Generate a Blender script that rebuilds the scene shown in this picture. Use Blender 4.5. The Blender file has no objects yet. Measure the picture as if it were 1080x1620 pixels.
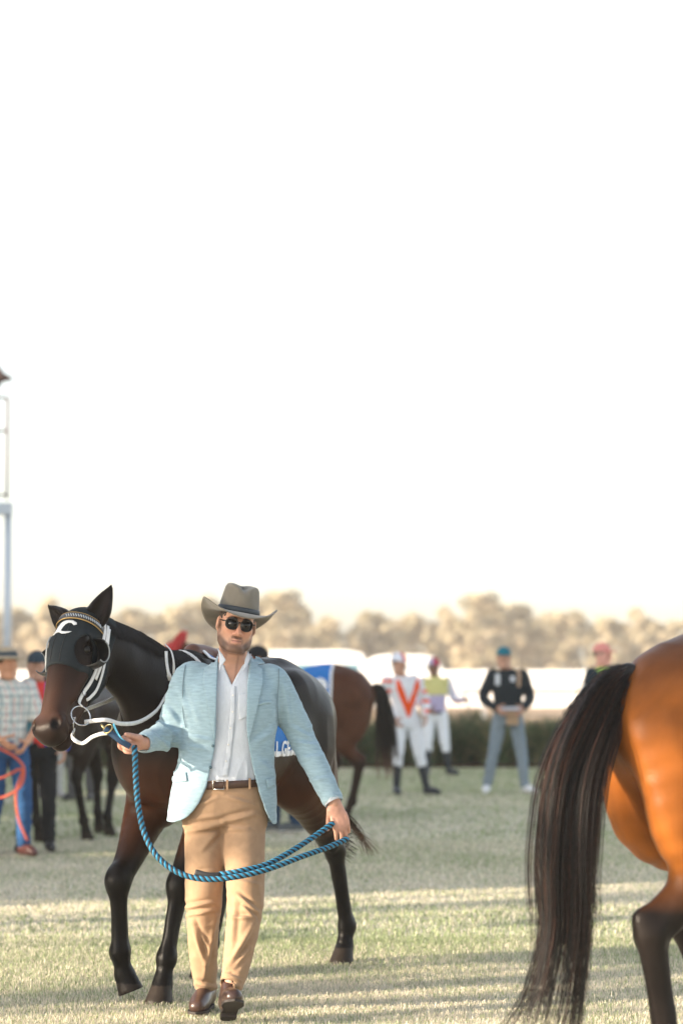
import bpy, bmesh, math, random
import numpy as np
from mathutils import Vector, Matrix
from mathutils.geometry import delaunay_2d_cdt

# ------------------------------------------------------------------ camera, sky, sun, exposure
SC = bpy.context.scene
COL = SC.collection
FPX = 85.0 / 36.0 * 1620.0          # focal length in photograph pixels
CAM_Z = 1.527
PITCH = math.atan((1062 - 810) / FPX)
cam_data = bpy.data.cameras.new('camera')
cam = bpy.data.objects.new('camera', cam_data)
COL.objects.link(cam)
cam.location = (0, 0, CAM_Z)
cam.rotation_euler = (math.pi / 2 + PITCH, 0, 0)
cam_data.sensor_fit = 'VERTICAL'
cam_data.sensor_height = 36.0
cam_data.sensor_width = 24.0
cam_data.lens = 85.0
cam_data.clip_end = 6000
cam_data.dof.use_dof = True
cam_data.dof.focus_distance = 10.75
cam_data.dof.aperture_fstop = 2.0
SC.camera = cam

SUN_EL = math.radians(14.0)
SUN_H = Vector((-0.93, -0.37, 0)).normalized()       # horizontal direction towards the sun
TO_SUN = Vector((SUN_H.x * math.cos(SUN_EL), SUN_H.y * math.cos(SUN_EL), math.sin(SUN_EL)))
world = bpy.data.worlds.new('World')
SC.world = world
world.use_nodes = True
wn = world.node_tree.nodes
wl = world.node_tree.links
bg = wn['Background']
sky = wn.new('ShaderNodeTexSky')
sky.sky_type = 'NISHITA'
sky.sun_disc = False
sky.sun_elevation = SUN_EL
sky.sun_rotation = math.atan2(SUN_H.x, SUN_H.y)
sky.air_density = 1.0
sky.dust_density = 1.8
sky.ozone_density = 1.0
hsv = wn.new('ShaderNodeHueSaturation')
hsv.inputs['Saturation'].default_value = 0.46
wl.new(sky.outputs['Color'], hsv.inputs['Color'])
wl.new(hsv.outputs['Color'], bg.inputs['Color'])
bg.inputs['Strength'].default_value = 0.15

sun_data = bpy.data.lights.new('sun', 'SUN')
sun_data.energy = 5.0
sun_data.angle = math.radians(0.5)
sun_data.color = (1.0, 0.84, 0.64)
sun = bpy.data.objects.new('sun', sun_data)
COL.objects.link(sun)
sun.location = (-20, -10, 15)
sun.rotation_euler = TO_SUN.to_track_quat('Z', 'Y').to_euler()

SC.view_settings.view_transform = 'Standard'
SC.view_settings.look = 'None'
SC.view_settings.gamma = 1.0
SC.view_settings.use_curve_mapping = False
SC.view_settings.exposure = 1.58
SC.cycles.use_denoising = True
SC.cycles.max_bounces = 8
SC.cycles.volume_bounces = 1
SC.cycles.transparent_max_bounces = 8

rng = np.random.default_rng(7)
random.seed(7)

# ------------------------------------------------------------------ helpers
_cp, _sp = math.cos(PITCH), math.sin(PITCH)
def P(px, py, Y):
    """pixel of the photograph + depth Y (metres ahead of the camera) -> world point"""
    u = (px - 540) / FPX
    v = -(py - 810) / FPX
    dy = _cp - v * _sp
    dz = _sp + v * _cp
    t = Y / dy
    return np.array([u * t, Y, CAM_Z + dz * t])
def G(px, py):
    """pixel -> point on the ground"""
    u = (px - 540) / FPX
    v = -(py - 810) / FPX
    dy = _cp - v * _sp
    dz = _sp + v * _cp
    t = -CAM_Z / dz
    return np.array([u * t, dy * t, 0.0])

def srgb(r, g, b):
    f = lambda c: c / 12.92 if c <= 0.04045 else ((c + 0.055) / 1.055) ** 2.4
    return (f(r / 255), f(g / 255), f(b / 255))

MATS = {}
def mat(name, color, rough=0.6, metal=0.0, spec=0.5, noise=0.0, nscale=40.0, bump=0.0, bscale=200.0,
        attr=False, sheen=0.0, coat=0.0, trans=0.0, stretch=(1, 1, 1)):
    if name in MATS:
        return MATS[name]
    m = bpy.data.materials.new(name)
    m.use_nodes = True
    N, L = m.node_tree.nodes, m.node_tree.links
    b = N['Principled BSDF']
    b.inputs['Roughness'].default_value = rough
    b.inputs['Metallic'].default_value = metal
    b.inputs['Specular IOR Level'].default_value = spec
    b.inputs['Sheen Weight'].default_value = sheen
    b.inputs['Coat Weight'].default_value = coat
    tc = N.new('ShaderNodeTexCoord')
    mp = N.new('ShaderNodeMapping')
    mp.inputs['Scale'].default_value = stretch
    L.new(tc.outputs['Object'], mp.inputs['Vector'])
    if attr:
        a = N.new('ShaderNodeAttribute')
        a.attribute_name = 'Col'
        src = a.outputs['Color']
    else:
        r = N.new('ShaderNodeRGB')
        r.outputs[0].default_value = (*color, 1)
        src = r.outputs[0]
    if noise > 0:
        n = N.new('ShaderNodeTexNoise')
        n.inputs['Scale'].default_value = nscale
        n.inputs['Detail'].default_value = 4
        L.new(mp.outputs['Vector'], n.inputs['Vector'])
        mr = N.new('ShaderNodeMapRange')
        mr.inputs['From Min'].default_value = 0.25
        mr.inputs['From Max'].default_value = 0.75
        mr.inputs['To Min'].default_value = 1 - noise
        mr.inputs['To Max'].default_value = 1 + noise
        L.new(n.outputs['Fac'], mr.inputs['Value'])
        mx = N.new('ShaderNodeVectorMath')
        mx.operation = 'SCALE'
        L.new(src, mx.inputs[0])
        L.new(mr.outputs['Result'], mx.inputs['Scale'])
        src = mx.outputs['Vector']
    L.new(src, b.inputs['Base Color'])
    if bump > 0:
        n2 = N.new('ShaderNodeTexNoise')
        n2.inputs['Scale'].default_value = bscale
        n2.inputs['Detail'].default_value = 3
        L.new(mp.outputs['Vector'], n2.inputs['Vector'])
        bp = N.new('ShaderNodeBump')
        bp.inputs['Strength'].default_value = bump
        bp.inputs['Distance'].default_value = 0.004
        L.new(n2.outputs['Fac'], bp.inputs['Height'])
        L.new(bp.outputs['Normal'], b.inputs['Normal'])
    if trans > 0:
        tr = N.new('ShaderNodeBsdfTranslucent')
        L.new(src, tr.inputs['Color'])
        ms = N.new('ShaderNodeMixShader')
        ms.inputs[0].default_value = trans
        out = N['Material Output']
        L.new(b.outputs[0], ms.inputs[1])
        L.new(tr.outputs[0], ms.inputs[2])
        L.new(ms.outputs[0], out.inputs['Surface'])
    MATS[name] = m
    return m

def tag(o, label=None, cat=None, group=None, kind=None):
    if label: o['label'] = label
    if cat: o['category'] = cat
    if group: o['group'] = group
    if kind: o['kind'] = kind
    return o

def empty(name, loc=(0, 0, 0), rz=0.0, label=None, cat=None, group=None):
    o = bpy.data.objects.new(name, None)
    COL.objects.link(o)
    o.location = Vector([float(c) for c in loc])
    o.rotation_euler = (0, 0, rz)
    o.empty_display_size = 0.1
    return tag(o, label, cat, group)

def mesh_np(name, V, Fq, smooth=True, colors=None):
    """V (n,3); Fq (m,3 or 4) array or list of lists"""
    me = bpy.data.meshes.new(name)
    V = np.asarray(V, dtype=np.float32)
    if isinstance(Fq, np.ndarray):
        m, c = Fq.shape
        me.vertices.add(len(V))
        me.vertices.foreach_set('co', V.ravel())
        me.loops.add(m * c)
        me.loops.foreach_set('vertex_index', Fq.astype(np.int32).ravel())
        me.polygons.add(m)
        me.polygons.foreach_set('loop_start', np.arange(0, m * c, c, dtype=np.int32))
        me.polygons.foreach_set('loop_total', np.full(m, c, dtype=np.int32))
        me.update(calc_edges=True)
    else:
        me.from_pydata([tuple(map(float, v)) for v in V], [], [tuple(int(i) for i in f) for f in Fq])
        me.update()
    if smooth and len(me.polygons):
        me.polygons.foreach_set('use_smooth', np.ones(len(me.polygons), dtype=bool))
    if colors is not None:
        at = me.attributes.new('Col', 'FLOAT_COLOR', 'POINT')
        c4 = np.ones((len(V), 4), dtype=np.float32)
        c4[:, :3] = colors
        at.data.foreach_set('color', c4.ravel())
    return me

def obj(name, V, F, material, parent=None, smooth=True, colors=None):
    me = mesh_np(name, V, F, smooth, colors)
    o = bpy.data.objects.new(name, me)
    if material is not None:
        me.materials.append(material)
    COL.objects.link(o)
    o.parent = parent
    return o

def copy_tree(o, parent=None):
    c = o.copy()
    COL.objects.link(c)
    c.parent = parent
    for ch in list(o.children):
        copy_tree(ch, c)
    return c

def merge(parts):
    Vs, Fs, off = [], [], 0
    for V, F in parts:
        Vs.append(np.asarray(V, dtype=float))
        Fs += [tuple(int(i) + off for i in f) for f in F]
        off += len(V)
    return np.vstack(Vs), Fs

def box(lo, hi, bev=0.0):
    bm = bmesh.new()
    bmesh.ops.create_cube(bm, size=1.0)
    lo, hi = np.array(lo, float), np.array(hi, float)
    for v in bm.verts:
        v.co = Vector((lo + hi) / 2 + np.array(v.co) * (hi - lo))
    if bev > 0:
        bmesh.ops.bevel(bm, geom=bm.edges[:], offset=bev, segments=2, affect='EDGES', profile=0.6)
    bm.verts.index_update()
    V = [tuple(v.co) for v in bm.verts]
    F = [[v.index for v in f.verts] for f in bm.faces]
    bm.free()
    return np.array(V), F

def crom(pts, sub):
    pts = np.asarray(pts, float)
    n = len(pts)
    if n < 3 or sub < 2:
        return _lin(pts, sub)
    ext = np.vstack([2 * pts[0] - pts[1], pts, 2 * pts[-1] - pts[-2]])
    out = []
    for i in range(1, n):
        p0, p1, p2, p3 = ext[i - 1], ext[i], ext[i + 1], ext[i + 2]
        for s in range(sub):
            t = s / sub
            out.append(0.5 * ((2 * p1) + (-p0 + p2) * t + (2 * p0 - 5 * p1 + 4 * p2 - p3) * t * t + (-p0 + 3 * p1 - 3 * p2 + p3) * t ** 3))
    out.append(pts[-1])
    return np.array(out)
def _lin(pts, sub):
    out = []
    for i in range(len(pts) - 1):
        for s in range(sub):
            out.append(pts[i] + (pts[i + 1] - pts[i]) * s / sub)
    out.append(pts[-1])
    return np.array(out)

def frames(path):
    path = np.asarray(path, float)
    T = np.gradient(path, axis=0)
    T /= np.linalg.norm(T, axis=1)[:, None] + 1e-12
    up = np.array([0.0, 0.0, 1.0]) if abs(T[0][2]) < 0.9 else np.array([1.0, 0, 0])
    A = np.zeros_like(T)
    a = up - T[0] * (up @ T[0])
    a /= np.linalg.norm(a)
    for i in range(len(T)):
        a = a - T[i] * (a @ T[i])
        a /= np.linalg.norm(a) + 1e-12
        A[i] = a
    B = np.cross(T, A)
    return T, A, B

def tube(path, rad, sides=8, caps=True, flat=1.0, A=None):
    """tube along path; rad scalar or per point; flat = ratio of the second axis"""
    path = np.asarray(path, float)
    n = len(path)
    r = np.full(n, rad, float) if np.isscalar(rad) else np.asarray(rad, float)
    T, A0, B0 = frames(path)
    if A is not None:
        A0 = np.asarray(A, float)
        if A0.ndim == 1: A0 = np.tile(A0, (n, 1))
        A0 = A0 - T * np.sum(A0 * T, axis=1)[:, None]
        A0 /= np.linalg.norm(A0, axis=1)[:, None] + 1e-12
        B0 = np.cross(T, A0)
    th = np.arange(sides) * 2 * math.pi / sides
    V = path[:, None] + r[:, None, None] * (np.cos(th)[None, :, None] * A0[:, None] + flat * np.sin(th)[None, :, None] * B0[:, None])
    V = V.reshape(-1, 3)
    F = []
    for i in range(n - 1):
        for j in range(sides):
            k = (j + 1) % sides
            F.append((i * sides + j, i * sides + k, (i + 1) * sides + k, (i + 1) * sides + j))
    if caps:
        F.append(tuple(range(sides - 1, -1, -1)))
        F.append(tuple((n - 1) * sides + j for j in range(sides)))
    return V, F

def torus(c, R, r, n, m=8, seg=28):
    n = np.asarray(n, float); n /= np.linalg.norm(n)
    a = np.cross(n, [0, 0, 1.0]);
    if np.linalg.norm(a) < 0.1: a = np.cross(n, [1.0, 0, 0])
    a /= np.linalg.norm(a); b = np.cross(n, a)
    V, F = [], []
    for i in range(seg):
        t = 2 * math.pi * i / seg
        d = a * math.cos(t) + b * math.sin(t)
        for j in range(m):
            s = 2 * math.pi * j / m
            V.append(np.asarray(c) + d * (R + r * math.cos(s)) + n * r * math.sin(s))
    for i in range(seg):
        for j in range(m):
            F.append((i * m + j, ((i + 1) % seg) * m + j, ((i + 1) % seg) * m + (j + 1) % m, i * m + (j + 1) % m))
    return np.array(V), F

# value noise on numpy points
_perm = rng.random((64, 64, 64)).astype(np.float32)
def vnoise(p):
    p = np.asarray(p, float)
    i = np.floor(p).astype(int)
    f = p - i
    f = f * f * (3 - 2 * f)
    r = 0
    for dx in (0, 1):
        for dy in (0, 1):
            for dz in (0, 1):
                w = (f[..., 0] if dx else 1 - f[..., 0]) * (f[..., 1] if dy else 1 - f[..., 1]) * (f[..., 2] if dz else 1 - f[..., 2])
                r = r + w * _perm[(i[..., 0] + dx) % 64, (i[..., 1] + dy) % 64, (i[..., 2] + dz) % 64]
    return r * 2 - 1

# ------------------------------------------------------------------ signed distance sculpting
class SDF:
    def __init__(s, lo, hi, h):
        s.h = h
        s.lo = np.array(lo, float)
        s.n = np.ceil((np.array(hi, float) - s.lo) / h).astype(int) + 1
        s.D = np.full(s.n, 0.25, dtype=np.float32)
    def win(s, lo, hi):
        a = np.clip(np.floor((np.asarray(lo) - s.lo) / s.h).astype(int), 0, s.n)
        b = np.clip(np.ceil((np.asarray(hi) - s.lo) / s.h).astype(int) + 1, 0, s.n)
        return a, b
    def axes(s, a, b):
        return [(s.lo[i] + s.h * np.arange(a[i], b[i])).astype(np.float32).reshape([-1 if j == i else 1 for j in range(3)]) for i in range(3)]
    def comb(s, a, b, d, k, op):
        sl = tuple(slice(a[i], b[i]) for i in range(3))
        o = s.D[sl]
        if op == 'u':
            if k > 0:
                hh = np.maximum(k - np.abs(o - d), 0) / k
                s.D[sl] = np.minimum(o, d) - hh * hh * k * 0.25
            else:
                s.D[sl] = np.minimum(o, d)
        elif op == 's':
            d = -d
            if k > 0:
                hh = np.maximum(k - np.abs(o - d), 0) / k
                s.D[sl] = np.maximum(o, d) + hh * hh * k * 0.25
            else:
                s.D[sl] = np.maximum(o, d)
    @staticmethod
    def seg(X, Y, Z, a, b, ra, rb, dr, fa, fb):
        ab = b - a
        L2 = float(ab @ ab) + 1e-12
        px, py, pz = X - a[0], Y - a[1], Z - a[2]
        t = np.clip((px * ab[0] + py * ab[1] + pz * ab[2]) / L2, 0, 1)
        qx, qy, qz = px - t * ab[0], py - t * ab[1], pz - t * ab[2]
        q2 = qx * qx + qy * qy + qz * qz
        r = ra + (rb - ra) * t
        if dr is not None:
            f = fa + (fb - fa) * t
            c = qx * dr[0] + qy * dr[1] + qz * dr[2]
            q2 = q2 - c * c + (c / f) ** 2
            return (np.sqrt(np.maximum(q2, 0)) - r) * np.minimum(f, 1)
        return np.sqrt(q2) - r
    def chain(s, pts, rad, k=0.02, fac=None, dr=(0, 1, 0), sub=4, op='u'):
        pts = np.asarray(pts, float)
        rad = np.full(len(pts), rad, float) if np.isscalar(rad) else np.asarray(rad, float)
        fc = np.ones(len(pts)) if fac is None else (np.full(len(pts), fac, float) if np.isscalar(fac) else np.asarray(fac, float))
        q = np.hstack([pts, rad[:, None], fc[:, None]])
        q = crom(q, sub) if len(q) > 2 else q
        d_ = None if fac is None else np.asarray(dr, float) / np.linalg.norm(dr)
        R = q[:, 3] * np.maximum(q[:, 4], 1.0)
        mg = k + 2 * s.h
        a, b = s.win((q[:, :3] - R[:, None]).min(0) - mg, (q[:, :3] + R[:, None]).max(0) + mg)
        if np.any(b <= a): return s
        tmp = np.full(b - a, 0.25, dtype=np.float32)
        for i in range(len(q) - 1):
            rr = max(R[i], R[i + 1])
            lo = np.minimum(q[i, :3], q[i + 1, :3]) - rr - mg
            hi = np.maximum(q[i, :3], q[i + 1, :3]) + rr + mg
            aa, bb = s.win(lo, hi)
            aa, bb = np.maximum(aa, a), np.minimum(bb, b)
            if np.any(bb <= aa): continue
            X, Y, Z = s.axes(aa, bb)
            d = s.seg(X, Y, Z, q[i, :3], q[i + 1, :3], q[i, 3], q[i + 1, 3], d_, q[i, 4], q[i + 1, 4])
            sl = tuple(slice(aa[j] - a[j], bb[j] - a[j]) for j in range(3))
            tmp[sl] = np.minimum(tmp[sl], d)
        s.comb(a, b, tmp, k, op)
        return s
    def ell(s, c, r, k=0.02, R=None, op='u'):
        """ellipsoid centre c radii r; R rows = local axes"""
        c = np.asarray(c, float); r = np.asarray(r, float)
        m = r.max() + k + 2 * s.h
        a, b = s.win(c - m, c + m)
        if np.any(b <= a): return s
        X, Y, Z = s.axes(a, b)
        X, Y, Z = X - c[0], Y - c[1], Z - c[2]
        if R is None:
            q = [X / r[0], Y / r[1], Z / r[2]]
        else:
            q = [(X * R[i][0] + Y * R[i][1] + Z * R[i][2]) / r[i] for i in range(3)]
        k0 = np.sqrt(q[0] ** 2 + q[1] ** 2 + q[2] ** 2)
        k1 = np.sqrt((q[0] / r[0]) ** 2 + (q[1] / r[1]) ** 2 + (q[2] / r[2]) ** 2) + 1e-9
        s.comb(a, b, k0 * (k0 - 1) / k1, k, op)
        return s
    def func(s, f, lo, hi, k=0.0, op='u'):
        a, b = s.win(lo, hi)
        if np.any(b <= a): return s
        X, Y, Z = s.axes(a, b)
        d = np.broadcast_to(f(X, Y, Z), tuple(b - a)).astype(np.float32)
        s.comb(a, b, d, k, op)
        return s
    def loftz(s, zs, cx, cy, rx, ry, k=0.02, pw=2.3, op='u'):
        """vertical loft of superellipses"""
        zs = np.asarray(zs, float)
        m = k + 2 * s.h
        lo = (min(np.array(cx) - np.array(rx)) - m, min(np.array(cy) - np.array(ry)) - m, zs[0] - m)
        hi = (max(np.array(cx) + np.array(rx)) + m, max(np.array(cy) + np.array(ry)) + m, zs[-1] + m)
        zz = np.linspace(zs[0], zs[-1], 8 * len(zs))
        g = lambda v: _smooth_interp(zz, zs, np.asarray(v, float))
        CX, CY, RX, RY = g(cx), g(cy), g(rx), g(ry)
        def f(X, Y, Z):
            z = Z.ravel()
            sh = (1, 1, -1)
            x0, y0, a, b = (np.interp(z, zz, w).reshape(sh) for w in (CX, CY, RX, RY))
            e = (np.abs((X - x0) / a) ** pw + np.abs((Y - y0) / b) ** pw) ** (1 / pw)
            d = (e - 1) * np.minimum(a, b)
            dz = np.maximum(zs[0] - Z, Z - zs[-1])
            return np.maximum(d, dz)
        return s.func(f, lo, hi, k, op)
    def sample(s, p):
        p = (np.asarray(p, float) - s.lo) / s.h
        i = np.clip(np.floor(p).astype(int), 0, s.n - 2)
        f = np.clip(p - i, 0, 1)
        r = 0
        for dx in (0, 1):
            for dy in (0, 1):
                for dz in (0, 1):
                    w = (f[:, 0] if dx else 1 - f[:, 0]) * (f[:, 1] if dy else 1 - f[:, 1]) * (f[:, 2] if dz else 1 - f[:, 2])
                    r = r + w * s.D[i[:, 0] + dx, i[:, 1] + dy, i[:, 2] + dz]
        return r
    def grad(s, p):
        e = s.h
        g = np.stack([s.sample(p + np.eye(3)[i] * e) - s.sample(p - np.eye(3)[i] * e) for i in range(3)], axis=1)
        return g / (np.linalg.norm(g, axis=1)[:, None] + 1e-9)
    def march(s, p, d, off=0.0, tmax=1.2):
        p = np.array(p, float); d = np.asarray(d, float)
        if d.ndim == 1: d = np.tile(d / np.linalg.norm(d), (len(p), 1))
        t = np.zeros(len(p))
        for _ in range(160):
            v = s.sample(p + d * t[:, None]) - off
            t = np.minimum(t + np.clip(v * 0.7, -0.02, 0.02), tmax)
        return p + d * t[:, None]
    def mesh(s, off=0.0):
        D = s.D - off
        S = D < 0
        n = np.array(D.shape)
        cnt = np.zeros(n - 1, dtype=np.int8)
        for dx in (0, 1):
            for dy in (0, 1):
                for dz in (0, 1):
                    cnt += S[dx:n[0] - 1 + dx, dy:n[1] - 1 + dy, dz:n[2] - 1 + dz]
        act = np.argwhere((cnt > 0) & (cnt < 8))
        idx = np.full(n - 1, -1, dtype=np.int32)
        idx[act[:, 0], act[:, 1], act[:, 2]] = np.arange(len(act))
        cs = np.array([[dx, dy, dz] for dx in (0, 1) for dy in (0, 1) for dz in (0, 1)])
        val = np.stack([D[act[:, 0] + c[0], act[:, 1] + c[1], act[:, 2] + c[2]] for c in cs], axis=1)
        acc = np.zeros((len(act), 3)); num = np.zeros(len(act))
        for i in range(8):
            for j in range(i + 1, 8):
                if np.abs(cs[i] - cs[j]).sum() != 1: continue
                vi, vj = val[:, i], val[:, j]
                m = (vi < 0) != (vj < 0)
                t = np.where(m, vi / np.where(m, vi - vj, 1), 0)
                pt = cs[i] + t[:, None] * (cs[j] - cs[i])
                acc += pt * m[:, None]; num += m
        V = s.lo + s.h * (act + acc / num[:, None])
        Fs = []
        for ax in range(3):
            b, c = (ax + 1) % 3, (ax + 2) % 3
            sa = [slice(None)] * 3; sb = [slice(None)] * 3
            sa[ax] = slice(0, -1); sb[ax] = slice(1, None)
            A, B = S[tuple(sa)], S[tuple(sb)]
            e = np.argwhere(A != B)
            ok = (e[:, b] > 0) & (e[:, c] > 0) & (e[:, b] < n[b] - 1) & (e[:, c] < n[c] - 1)
            e = e[ok]
            fl = A[e[:, 0], e[:, 1], e[:, 2]]
            q = []
            for (ob, oc) in ((-1, -1), (0, -1), (0, 0), (-1, 0)):
                g = e.copy(); g[:, b] += ob; g[:, c] += oc
                q.append(idx[g[:, 0], g[:, 1], g[:, 2]])
            q = np.stack(q, axis=1)
            q[~fl] = q[~fl][:, ::-1]
            Fs.append(q)
        return V, np.vstack(Fs)

def _smooth_interp(x, xs, ys):
    i = np.clip(np.searchsorted(xs, x) - 1, 0, len(xs) - 2)
    t = (x - xs[i]) / (xs[i + 1] - xs[i])
    m = np.gradient(ys, xs)
    h = xs[i + 1] - xs[i]
    t2, t3 = t * t, t ** 3
    return (2 * t3 - 3 * t2 + 1) * ys[i] + (t3 - 2 * t2 + t) * h * m[i] + (-2 * t3 + 3 * t2) * ys[i + 1] + (t3 - t2) * h * m[i + 1]

def relax(V, F, it=2, lam=0.5):
    """light Laplacian smoothing of a quad mesh"""
    V = np.array(V)
    E = np.vstack([F[:, [0, 1]], F[:, [1, 2]], F[:, [2, 3]], F[:, [3, 0]]])
    E = np.vstack([E, E[:, ::-1]])
    deg = np.bincount(E[:, 0], minlength=len(V))[:, None]
    for _ in range(it):
        acc = np.stack([np.bincount(E[:, 0], weights=V[E[:, 1], i], minlength=len(V)) for i in range(3)], axis=1)
        V = V + lam * (acc / np.maximum(deg, 1) - V)
    return V

def vnormals(V, F):
    n = np.cross(V[F[:, 2]] - V[F[:, 0]], V[F[:, 3]] - V[F[:, 1]])
    N = np.zeros_like(V)
    for j in range(4):
        for i in range(3):
            N[:, i] += np.bincount(F[:, j], weights=n[:, i], minlength=len(V))
    return N / (np.linalg.norm(N, axis=1)[:, None] + 1e-12)

def fill_poly(poly, step):
    """triangulate a 2-D polygon with interior points about step apart"""
    poly = np.asarray(poly, float)
    b = []
    for i in range(len(poly)):
        p, q = poly[i], poly[(i + 1) % len(poly)]
        m = max(1, int(np.linalg.norm(q - p) / step))
        for s in range(m): b.append(p + (q - p) * s / m)
    b = np.array(b)
    nb = len(b)
    lo, hi = b.min(0), b.max(0)
    gx, gy = np.meshgrid(np.arange(lo[0], hi[0], step), np.arange(lo[1], hi[1], step))
    g = np.stack([gx.ravel(), gy.ravel()], 1)
    ins = np.zeros(len(g), bool)
    md = np.full(len(g), 9e9)
    for i in range(nb):
        p, q = b[i], b[(i + 1) % nb]
        c = (p[1] > g[:, 1]) != (q[1] > g[:, 1])
        with np.errstate(divide='ignore', invalid='ignore'):
            xx = (q[0] - p[0]) * (g[:, 1] - p[1]) / (q[1] - p[1]) + p[0]
        ins ^= c & (g[:, 0] < xx)
        md = np.minimum(md, np.linalg.norm(g - p, axis=1))
    g = g[ins & (md > step * 0.5)]
    vs = [Vector((float(x), float(y))) for x, y in np.vstack([b, g])]
    r = delaunay_2d_cdt(vs, [], [list(range(nb))], 1, 1e-6)
    return np.array([(v.x, v.y) for v in r[0]]), [list(f) for f in r[2]]

def thick(name, V, F, t, material, parent, offset=1.0, smooth=True, colors=None, bev=0.0):
    o = obj(name, V, F, material, parent, smooth, colors)
    m = o.modifiers.new('thickness', 'SOLIDIFY')
    m.thickness = t
    m.offset = offset
    return o

def text_mesh(s, size, step=0.01):
    """flat text as (V2, F) centred at 0"""
    cu = bpy.data.curves.new('lettering', 'FONT')
    cu.body = s
    cu.size = size
    cu.align_x = 'CENTER'; cu.align_y = 'CENTER'
    cu.offset = size * 0.018
    t = bpy.data.objects.new('lettering_tmp', cu)
    COL.objects.link(t)
    dg = bpy.context.evaluated_depsgraph_get()
    me = bpy.data.meshes.new_from_object(t.evaluated_get(dg))
    bm = bmesh.new(); bm.from_mesh(me)
    bmesh.ops.triangulate(bm, faces=bm.faces[:])
    for _ in range(5):
        es = [e for e in bm.edges if e.calc_length() > step]
        if not es: break
        bmesh.ops.subdivide_edges(bm, edges=es, cuts=1)
        bmesh.ops.triangulate(bm, faces=[f for f in bm.faces if len(f.verts) > 3])
    bm.verts.index_update()
    V = np.array([tuple(v.co)[:2] for v in bm.verts]); F = [[v.index for v in f.verts] for f in bm.faces]
    bm.free()
    bpy.data.objects.remove(t); bpy.data.meshes.remove(me); bpy.data.curves.remove(cu)
    return V, F
# ------------------------------------------------------------------ ground
def ground_mat():
    m = bpy.data.materials.new('turf')
    m.use_nodes = True
    N, L = m.node_tree.nodes, m.node_tree.links
    b = N['Principled BSDF']; b.inputs['Roughness'].default_value = 0.95
    b.inputs['Specular IOR Level'].default_value = 0.1
    tc = N.new('ShaderNodeTexCoord')
    n1 = N.new('ShaderNodeTexNoise'); n1.inputs['Scale'].default_value = 0.9; n1.inputs['Detail'].default_value = 5
    n2 = N.new('ShaderNodeTexNoise'); n2.inputs['Scale'].default_value = 45; n2.inputs['Detail'].default_value = 4
    L.new(tc.outputs['Object'], n1.inputs['Vector']); L.new(tc.outputs['Object'], n2.inputs['Vector'])
    ad = N.new('ShaderNodeMath'); ad.operation = 'ADD'
    L.new(n1.outputs['Fac'], ad.inputs[0]); L.new(n2.outputs['Fac'], ad.inputs[1])
    cr = N.new('ShaderNodeValToRGB')
    cr.color_ramp.elements[0].position = 0.78; cr.color_ramp.elements[0].color = (0.44, 0.43, 0.31, 1)
    cr.color_ramp.elements[1].position = 1.18; cr.color_ramp.elements[1].color = (0.62, 0.57, 0.45, 1)
    L.new(ad.outputs[0], cr.inputs['Fac'])
    L.new(cr.outputs[0], b.inputs['Base Color'])
    return m
gx = 2500.0
ground = obj('ground', [(-gx, -300, 0), (gx, -300, 0), (gx, 4000, 0), (-gx, 4000, 0)], [(0, 1, 2, 3)], ground_mat(), smooth=False)
tag(ground, 'dry pale green turf of the parade ground', kind='structure')
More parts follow.
